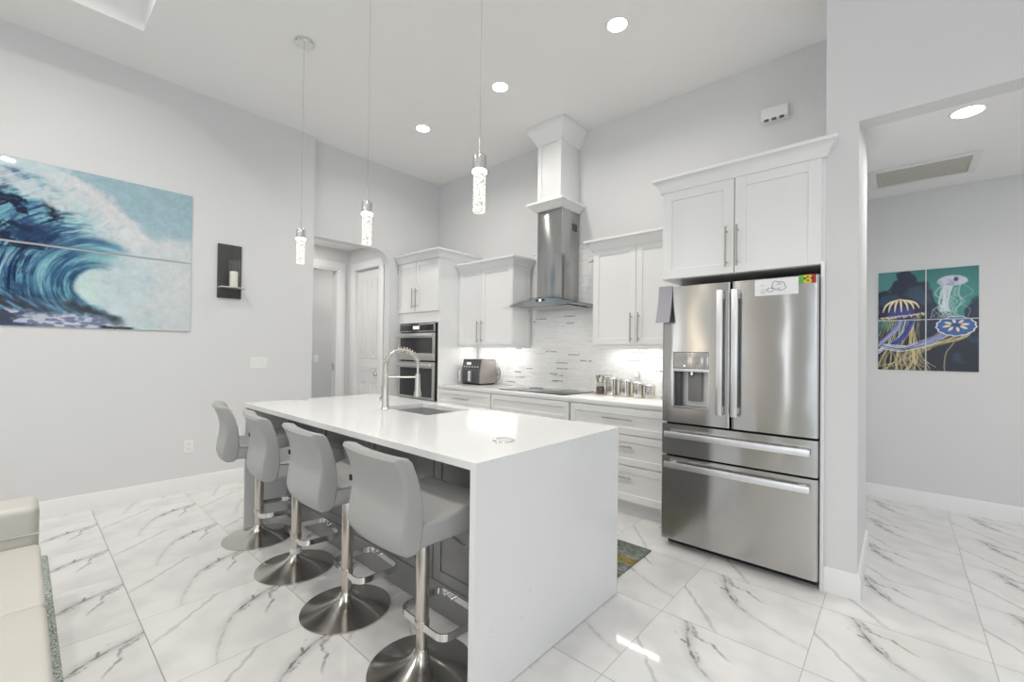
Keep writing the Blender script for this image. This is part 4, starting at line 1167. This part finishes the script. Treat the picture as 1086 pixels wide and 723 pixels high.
def picture_panel(name, axis, plane, a0, a1, z0, z1, back, func, na, nz, m, parent):
    """thin solid panel whose front carries a painted vertex grid; axis 'Y' faces +X, axis 'X' faces -Y"""
    A = np.linspace(a0, a1, na); Z = np.linspace(z0, z1, nz); AA, ZZ = np.meshgrid(A, Z, indexing='ij')
    colr = func(AA, ZZ).reshape(-1, 3)
    if axis == 'Y': V = [(plane, a, z) for a, z in zip(AA.ravel(), ZZ.ravel())]
    else: V = [(a, plane, z) for a, z in zip(AA.ravel(), ZZ.ravel())]
    n = na * nz
    corners = [(0, 0), (na - 1, 0), (na - 1, nz - 1), (0, nz - 1)]
    for i, j in corners:
        v_ = list(V[i * nz + j]); v_[0 if axis == 'Y' else 1] = back; V.append(tuple(v_))
    Fc = []
    for i in range(na - 1):
        for j in range(nz - 1):
            q = (i * nz + j, (i + 1) * nz + j, (i + 1) * nz + j + 1, i * nz + j + 1); Fc.append(q)
    b0, b1, b2, b3 = n, n + 1, n + 2, n + 3
    Fc.append((b3, b2, b1, b0))
    Fc.append(tuple([i * nz for i in range(na)][::-1]) + (b0, b1)); Fc.append(tuple(i * nz + nz - 1 for i in range(na)) + (b2, b3))
    Fc.append(tuple(range(nz)) + (b3, b0)); Fc.append(tuple((na - 1) * nz + j for j in range(nz))[::-1] + (b1, b2))
    off = wl(parent); V = [(x - off.x, y - off.y, z - off.z) for x, y, z in V]
    me = bpy.data.meshes.new(name); me.from_pydata(V, [], Fc); me.update()
    at = me.color_attributes.new('paint', 'FLOAT_COLOR', 'POINT')
    full = np.ones((len(V), 4), np.float32); full[:n, :3] = colr; full[n:, :3] = (.75, .78, .79)
    at.data.foreach_set('color', full.ravel()); me.materials.append(m)
    o = bpy.data.objects.new(name, me); COL.objects.link(o); o.parent = parent
    return o


WX = XL + .012
wave = thing('wave_wall_art', 'glossy two panel print of a curling blue ocean wave on the left wall', 'wall art', (XL, .2, 1.469))
picture_panel('panel', 'Y', WX, -.86, 1.035, 2.096, 2.711, XL + .004, paint_wave, 420, 140, WAVEM, wave)
picture_panel('panel', 'Y', WX, -.86, 1.035, 1.469, 2.080, XL + .004, paint_wave, 420, 140, WAVEM, wave)
for y in (-.5, .6):
    for z in (1.6, 2.5): MB().cyl((XL + .0005, y, z), .012, .004, 'X', 16).build('mount', PLATE, wave)

# jellyfish: drawn into a raster, then sampled per panel
JX0, JX1, JZ0, JZ1 = -.150, .495, 1.200, 2.097


class Raster:
    def __init__(s, w, h): s.w, s.h = w, h; s.Y, s.X = np.mgrid[0:h, 0:w]; s.x = (s.X + .5) / w; s.y = (s.Y + .5) / h; s.c = np.zeros((h, w, 3))
    def wash(s, col, m): s.c = mixc(s.c, col, np.clip(m, 0, 1))
    def line(s, pts, rad, col, a=1.0, taper=False):
        P = np.array(pts, float); k = len(P); tt = np.linspace(0, k - 1, max(60, k * 40)); i = np.minimum(tt.astype(int), k - 2); f = (tt - i)[:, None]
        p0 = P[np.maximum(i - 1, 0)]; p1 = P[i]; p2 = P[i + 1]; p3 = P[np.minimum(i + 2, k - 1)]
        Q = .5 * ((2 * p1) + (-p0 + p2) * f + (2 * p0 - 5 * p1 + 4 * p2 - p3) * f ** 2 + (-p0 + 3 * p1 - 3 * p2 + p3) * f ** 3)
        m = np.zeros((s.h, s.w)); R = int(rad * s.w + 3)
        for qi, (qx, qy) in enumerate(Q):
            rd = rad * (.25 + .75 * math.sin(math.pi * qi / len(Q))) if taper else rad
            cx_, cy_ = int(qx * s.w), int(qy * s.h); x0, x1, y0, y1 = max(0, cx_ - R), min(s.w, cx_ + R + 1), max(0, cy_ - R), min(s.h, cy_ + R + 1)
            if x0 >= x1 or y0 >= y1: continue
            dd = np.hypot((s.x[y0:y1, x0:x1] - qx), (s.y[y0:y1, x0:x1] - qy) * s.h / s.w)
            m[y0:y1, x0:x1] = np.maximum(m[y0:y1, x0:x1], np.clip((rd - dd) * s.w + .5, 0, 1))
        s.c = mixc(s.c, col, m * a)


def jelly():
    """x right, y up, both 0..1"""
    r = Raster(260, 360); rng = random.Random(3); x, y = r.x, r.y
    n1 = fbm(x * 5, y * 7, 71); n2 = fbm(x * 16, y * 22, 72, 5)
    r.c[:] = (44, 112, 112)
    r.wash((70, 150, 138), ss(.5, .05, np.hypot(x - .78, (y - .72) * 1.2)) * .8)
    r.wash((84, 142, 142), ss(.42, .08, np.hypot(x - .05, (y - .95) * .8)) * .8)
    dark = lambda cx, cy, rx, ry: 1 - np.hypot((x - cx) / rx, (y - cy) / ry) + (n1 - .5) * 1.3 + (n2 - .5) * .5
    for q in ((.31, .90, .09, .13), (.30, .80, .17, .10), (.42, .66, .14, .20), (.18, .64, .20, .14), (.06, .76, .09, .05), (.48, .50, .12, .2), (.97, .50, .10, .16), (.65, .42, .3, .14)):
        r.wash((22, 36, 62), ss(-.1, .15, dark(*q)) * .96)
    r.wash((56, 92, 118), ss(.0, .5, dark(.42, .72, .14, .12)) * .6); r.wash((58, 98, 124), ss(.0, .5, dark(.12, .70, .12, .08)) * .5)
    r.wash((14, 20, 34), ss(.47, .30, y + (n1 - .5) * .22)); r.wash((30, 62, 88), ss(.5, .72, n1) * ss(.4, .3, y) * ss(.55, .8, x) * .8)
    cream, white, lil, blue = (206, 190, 140), (214, 222, 236), (150, 160, 204), (60, 80, 168)
    # trailing arms of the lower jellyfish
    for i in range(34):
        x0 = .66 + .30 * rng.random(); k = rng.random(); ex = -.02 + .62 * rng.random()
        r.line([(x0, .40), (x0 - .05 - .1 * k, .33 - .04 * k), (.5 + .1 * (k - .5), .20 + .08 * rng.random()), (.25 + .2 * k, .12 + .1 * rng.random()), (ex, .0 + .08 * rng.random())], .0025 + .003 * rng.random(), cream if rng.random() < .6 else (120, 112, 84), .9)
    # threads of the left jellyfish
    for i in range(40):
        x0 = .04 + .42 * rng.random(); sw = rng.uniform(-.16, .05)
        r.line([(x0, .56), (x0 + .3 * sw, .42), (x0 + sw + rng.uniform(-.03, .03), .26), (x0 + 1.3 * sw + rng.uniform(-.06, .06), .10), (x0 + 1.5 * sw + rng.uniform(-.1, .1), -.02)], .0025 + .004 * rng.random(), cream if rng.random() < .6 else (112, 104, 76), .95)
    # frilly pale oral arms
    for arm, col in (([(.33, .55), (.29, .42), (.20, .30), (.06, .22), (-.03, .16)], white), ([(.37, .55), (.33, .44), (.26, .33), (.16, .26)], blue), ([(.70, .36), (.56, .29), (.40, .245), (.22, .22), (.05, .235)], white), ([(.66, .35), (.54, .295), (.44, .26)], lil), ([(.24, .55), (.20, .44), (.10, .33), (.0, .25)], lil)):
        for i in range(22):
            o_ = rng.uniform(-.026, .026); w_ = rng.uniform(-.02, .02)
            r.line([(px + o_ + rng.uniform(-.012, .012), py + w_ + rng.uniform(-.014, .014)) for px, py in arm], rng.uniform(.0025, .0065), tuple(np.clip(np.array(col if rng.random() < .75 else (36, 44, 84)) + rng.uniform(-30, 25), 0, 255)), .85)
    r.line([(.76, .37), (.77, .28), (.70, .18), (.68, .06), (.685, .0)], .006, (150, 146, 110))
    # left bell
    dx = (x - .24) / .245; dyb = (y - .555 - .09 * (x - .24)) / .175; bell = 1 - np.hypot(dx, np.where(dyb > 0, dyb, dyb * 3.2)); rim = .56 + .05 * (x - .24)
    r.wash((226, 214, 178), ss(-.035, -.01, bell) * ss(.60, .56, y)); r.wash((34, 28, 70), ss(-.01, .01, bell)); r.wash((58, 66, 140), ss(.25, .6, bell) * ss(.72, .58, y))
    for u_ in (-.92, -.62, -.30, .04, .38, .68, .94):
        xr = .24 + .205 * u_; yr = .585 + .09 * (xr - .24) + .02 * abs(u_); ax_, ay_ = .232 + .03 * u_, .722 - .012 * abs(u_)
        r.line([(ax_, ay_), (ax_ + (xr - ax_) * .45, ay_ - (ay_ - yr) * .16), (ax_ + (xr - ax_) * .82, ay_ - (ay_ - yr) * .48), (xr, yr)], .0125, (232, 220, 178), 1, True)
    for i in range(60):
        x0 = .02 + .46 * i / 60; r.line([(x0, .548 + .09 * (x0 - .24) + rng.uniform(-.008, .008)), (x0 + .012, .535 + .09 * (x0 - .24) + rng.uniform(-.012, .012))], rng.uniform(.003, .006), (222, 210, 172))
    # lower right bell seen from above
    ang = np.arctan2((y - .435) / .085, (x - .79) / .19); sc = np.hypot((x - .79) / .19, (y - .435) / .095) + .03 * np.sin(ang * 13)
    r.wash((226, 226, 230), ss(1.04, 1.0, sc)); r.wash((56, 96, 164), ss(.95, .92, sc)); r.wash((34, 56, 118), ss(.5, .2, sc) * .7)
    for i in range(8):
        a = 2 * math.pi * i / 8 + .2
        r.line([(.79 + .05 * math.cos(a), .445 + .022 * math.sin(a)), (.79 + .125 * math.cos(a), .44 + .058 * math.sin(a))], .015, (228, 218, 180), 1, True)
    # white jellyfish, top right
    pale = (222, 224, 234)
    for i in range(26):
        x0 = rng.uniform(.64, .86); s1 = rng.uniform(-.10, .10)
        r.line([(x0, .84), (x0 + s1, .75), (x0 - s1 * .6, .67), (x0 + s1 * .9 - .02, .60), (x0 + rng.uniform(-.12, .1), .52)], .0028, (190, 208, 208), .75)
    for i in range(14):
        x0 = rng.uniform(.68, .78); r.line([(x0, .85), (x0 - .03, .76), (x0 - .05 + rng.uniform(-.04, .04), .66), (x0 + rng.uniform(-.08, .04), .58)], rng.uniform(.004, .008), pale, .7)
    db = np.hypot((x - .755) / .145, np.where(y > .865, (y - .865) / .06, (y - .865) / .04))
    r.wash((206, 208, 226), ss(1.05, .95, db) * .95); r.wash((128, 132, 170), ss(.5, .75, n2) * ss(1, .9, db) * .6)
    r.wash((40, 46, 66), ss(.03, .01, np.hypot(x - .79, y - .885)) * .9)
    return lin(r.c)


JIMG = jelly()


def paint_jelly(Xw, Zw):
    h, w_ = JIMG.shape[:2]
    fx = np.clip((Xw - JX0) / (JX1 - JX0) * w_ - .5, 0, w_ - 1.001); fy = np.clip((Zw - JZ0) / (JZ1 - JZ0) * h - .5, 0, h - 1.001)
    ix, iy = fx.astype(int), fy.astype(int); ax, ay = (fx - ix)[..., None], (fy - iy)[..., None]
    return (JIMG[iy, ix] * (1 - ax) + JIMG[iy, np.minimum(ix + 1, w_ - 1)] * ax) * (1 - ay) + (JIMG[np.minimum(iy + 1, h - 1), ix] * (1 - ax) + JIMG[np.minimum(iy + 1, h - 1), np.minimum(ix + 1, w_ - 1)] * ax) * ay


ja = thing('jellyfish_wall_art', 'square four panel print of three jellyfish on the hall wall', 'wall art', (.17, YH, 1.2))
jm, jz = (JX0 + JX1) / 2, 1.653
for x0, x1 in ((JX0, jm - .005), (jm + .005, JX1)):
    for z0, z1 in ((JZ0, jz - .005), (jz + .005, JZ1)):
        picture_panel('panel', 'X', YH - .007, x0, x1, z0, z1, YH - .001, paint_jelly, 110, 150, JELLYM, ja)

# ------------------------------------------------------------------ wall fittings
sc_ = thing('wall_sconce', 'black wooden candle sconce with glass shelf on the left wall', 'sconce', (XL, 1.345, 1.8))
MB().box(XL, XL + .018, 1.243, 1.445, 1.803, 2.322, .002).build('back_plate', mat('charcoal_wood', (.045, .045, .044), .5, noise=((4, 40, 4), .3)), sc_)
MB().box(XL + .018, XL + .135, 1.243, 1.452, 1.896, 1.904, .001).build('shelf', WHITEMETAL, sc_)
hc = MB(); hcx, hcy = XL + .077, 1.362
hc.lathe([(.052, .0), (.052, .262), (.0485, .262), (.0485, .004), (.001, .004)], (hcx, hcy, 1.904), 36)
tag(hc.build('hurricane_glass', GLASS), 'clear glass cylinder around the candle on the sconce shelf', 'candle holder')
cd = thing('candle', 'cream pillar candle inside the glass on the wall sconce', 'candle', (hcx, hcy, 1.909))
MB().lathe([(.033, 0), (.034, .002), (.034, .145), (.030, .149), (.006, .146)], (hcx, hcy, 1.909), 28).build('wax', WAX, cd)
MB().tube([(hcx, hcy, 2.05), (hcx + .001, hcy, 2.068)], .0012, 6).build('wick', BLACK, cd)


def plate(name, label, cat, face, plane, u, z, w, h, kind, group=None):
    """cover plate with rockers or sockets; face '+X' or '-Y'"""
    loc = (plane, u, z) if face == '+X' else (u, plane, z)
    t_ = thing(name, label, cat, loc, group)
    m_ = MB(); fbox(m_, face, plane, u - w / 2, u + w / 2, z - h / 2, z + h / 2, 0, .006, .002); m_.build('cover_plate', PLATE, t_)
    if kind == 'outlet':
        for dz in (-.021, .021):
            m_ = MB(); fbox(m_, face, plane, u - .016, u + .016, z + dz - .014, z + dz + .014, .005, .008, .002); s_ = m_.build('socket', PLATE, t_)
            q_ = MB()
            for du in (-.0065, .0065): fbox(q_, face, plane, u + du - .0012, u + du + .0012, z + dz - .004, z + dz + .006, .0078, .0084, 0)
            q_.build('slot', SLOT, s_)
    else:
        for i in range(kind):
            uu = u + (i - (kind - 1) / 2) * .046
            m_ = MB(); fbox(m_, face, plane, uu - .0165, uu + .0165, z - .033, z + .033, .005, .0085, .002); m_.build('rocker', PLATE, t_)
    return t_


plate('light_switch', 'white triple light switch plate on the left wall beside the passage', 'light switch', '+X', XL, 1.62, 1.173, .165, .118, 3)
plate('wall_outlet', 'white wall outlet low on the left wall above the baseboard', 'outlet', '+X', XL, 1.045, .412, .075, .118, 'outlet', 'wall outlets')
plate('wall_outlet', 'white wall outlet in the backsplash right of the air fryer', 'outlet', '-Y', YR - .012, -3.572, 1.165, .072, .115, 'outlet', 'wall outlets')
wo = plate('wall_outlet', 'white wall outlet in the backsplash above the metal canisters', 'outlet', '-Y', YR - .012, -1.885, 1.17, .075, .115, 'outlet', 'wall outlets')
plate('light_switch', 'white light switch on the grey wall seen through the far doorway', 'light switch', '+X', -7.2, 3.258, 1.16, .075, .12, 1)
# plug-in adapter below that outlet's upper socket
pl = MB().box(-1.905, -1.868, YR - .06, YR - .020, 1.085, 1.145, .006)
tag(pl.build('plug_adapter', PLATE), 'small white adapter plugged into the outlet above the canisters', 'plug')
# chime box high on the range wall
ch = thing('door_chime', 'white box with three dark slots high on the wall above the fridge cabinet', 'chime', (-.73, YR, 3.24))
MB().prism(rounded([(YR, 3.19), (YR - .05, 3.19), (YR - .055, 3.205), (YR - .045, 3.295), (YR, 3.30)], [.002, .012, .004, .01, .002], 3), 'X', -.84, -.655).build('housing', PLATE, ch)
for x in (-.80, -.748, -.695): MB().box(x - .016, x + .016, YR - .0535, YR - .03, 3.1885, 3.2005).build('slot', SLOT, ch)

# ------------------------------------------------------------------ things on the worktop
# air fryer
ax0, ax1, ay0, ay1, az = -4.045, -3.715, 3.62, 3.93, ZTOP
af = thing('air_fryer', 'grey two drawer air fryer with buttons on the worktop by the tower', 'air fryer', ((ax0 + ax1) / 2, 3.78, az))
GREYM = mat('fryer_grey', (.30, .275, .27), .32, .5, noise=((6, 6, 6), .04)); FRD = mat('fryer_dark', (.075, .076, .08), .3, .2, noise=((8, 8, 8), .05))
prof = rounded([(ay0 + .012, az + .03), (ay0 + .03, az + .016), (ay1 - .02, az + .016), (ay1, az + .05), (ay1 - .015, az + .285), (ay1 - .03, az + .30), (ay0 + .05, az + .30), (ay0 + .02, az + .16)], [.01, .01, .02, .02, .02, .015, .012, .02], 4)
MB().prism(prof, 'X', ax0, ax1, .006).build('housing', GREYM, af)
MB().box(ax0 + .015, ax1 - .015, ay0 + .03, ay1 - .03, az, az + .02, .004).build('foot', BLACK, af)
MB().prism([(ay0 + .0445, az + .305), (ay1 - .03, az + .305), (ay1 - .03, az + .299), (ay0 + .044, az + .299)], 'X', ax0 + .01, ax1 - .01).build('lid', FRD, af)
pn = MB().prism([(ay0 + .043, az + .292), (ay0 + .045, az + .292), (ay0 + .028, az + .185), (ay0 + .015, az + .185)], 'X', ax0 + .02, ax1 - .01).build('control_panel', FRD, af)
for i in range(6):
    x = ax0 + .05 + i * .047; MB().box(x - .012, x + .012, ay0 + .020, ay0 + .035, az + .205, az + .222, .002).build('button', mat('button_%d' % i, (.55, .55, .55), .4, noise=((9, 9, 9), .02)), pn)
MB().box(ax0 + .09, ax0 + .16, ay0 + .026, ay0 + .045, az + .24, az + .268).build('display', emitter('fryer_display', (.8, .85, .9), .45), pn)
xm = (ax0 + ax1) / 2
for a, b in ((ax0 + .008, xm - .004), (xm + .004, ax1 - .008)):
    dd = MB().box(a, b, ay0 - .002, ay0 + .06, az + .028, az + .175, .008).build('drawer', FRD, af)
    cxx = a + .03 if a < xm - .05 else a + .03
    MB().box(cxx - .016, cxx + .016, ay0 - .045, ay0, az + .040, az + .168, .008).build('handle', WHITEMETAL, dd)
cord = MB().tube([(ax1 - .03, ay1 - .004, az + .22), (ax1 + .01, ay1 + .028, az + .20), (ax1 + .03, ay1 + .034, az + .14), (ax1 + .01, ay1 + .03, az + .07), (ax1 - .06, ay1 + .02, az + .008)], .0035, 8)
cord.build('power_cord', BLACK, af)

JARM = mat('canister_steel', (.70, .67, .60), .13, 1, noise=((8, 8, 8), .04))
cans = [(-2.066, .058, .150, 'tallest steel canister with lid, beside the spice grinder'), (-1.924, .055, .138, 'second tallest steel canister on the worktop, second from the grinder'),
        (-1.797, .052, .122, 'second smallest steel canister, third from the grinder'), (-1.684, .047, .105, 'smallest steel canister, closest to the refrigerator')]
for x, r_, h, lab in cans:
    y = 3.80
    t_ = thing('canister', lab, 'canister', (x, y, ZTOP), 'steel canisters by the fridge')
    MB().lathe([(r_ - .004, 0), (r_, .004), (r_, h), (r_ - .002, h + .001)], (x, y, ZTOP), 40).build('body', JARM, t_)
    MB().lathe([(r_ - .001, h), (r_ + .002, h + .002), (r_ + .002, h + .016), (r_ - .004, h + .022), (r_ * .6, h + .025), (.004, h + .026)], (x, y, ZTOP), 40).build('lid', CHROME, t_)
    MB().box(x - .006, x + .006, y - r_ - .004, y - r_ + .002, ZTOP + h * .62, ZTOP + h * .97, .002).build('latch', CHROME, t_)
gx, gy = -2.192, 3.80
gr = thing('spice_grinder', 'glass spice grinder with flared steel top left of the canisters', 'grinder', (gx, gy, ZTOP))
MB().lathe([(.044, 0), (.045, .004), (.040, .10), (.034, .118), (.032, .118), (.038, .1), (.042, .006), (.001, .006)], (gx, gy, ZTOP), 32).build('jar', SMOKE, gr)
MB().lathe([(.040, .0065), (.037, .075), (.002, .078)], (gx, gy, ZTOP), 28).build('peppercorns', mat('peppercorns', (.13, .075, .055), .8, noise=((160, 160, 160), .9)), gr)
MB().lathe([(.034, .112), (.035, .13), (.050, .185), (.050, .190), (.01, .188)], (gx, gy, ZTOP), 32).build('grinder_top', JARM, gr)

# ------------------------------------------------------------------ mat, rug, sofa
tag(MB().box(-2.62, -1.235, 2.295, 2.832, .0, .010, .003).build('kitchen_mat', MATM), 'green grey kitchen mat with ochre stripe on floor behind the island', 'mat')
tag(MB().box(-3.985, .8, -2.4, .134, .0, .014, .004).build('area_rug', RUGM), 'speckled green grey shag rug edge beneath the cream sofa', 'rug')
so = thing('sofa', 'cream leather sofa at the lower left edge standing on a rug', 'sofa', (-2.2, -.4, 0))
SXA, SXB, SYF, SYB = -3.20, -.9, .078, -.92
MB().box(SXA, SXB, SYB, SYF - .01, .05, .27, .02, 3).build('base', SOFAL, so)
for a, b in ((-3.02, -2.30), (-2.30, -1.58), (-1.58, SXB)):
    MB().box(a + .001, b - .001, SYB + .12, SYF, .265, .40, .022, 4).build('seat_cushion', SOFAL, so)
MB().box(SXA - .06, -3.025, SYB, SYF - .004, .05, .575, .035, 5).build('armrest', SOFAL, so)
MB().tube([(-3.020, SYF - .0025, .445), (-3.020, SYB + .13, .445)], .003, 6).build('seam', SOFAL, so)
MB().box(-3.02, SXB, SYB, SYB + .12, .25, .56, .03, 4).build('backrest', SOFAL, so)
for x in (SXA + .06, SXB - .06):
    for y in (SYB + .06, SYF - .08): MB().cyl((x, y, .0145), .02, .045, 'Z', 16).build('leg', BLACK, so)
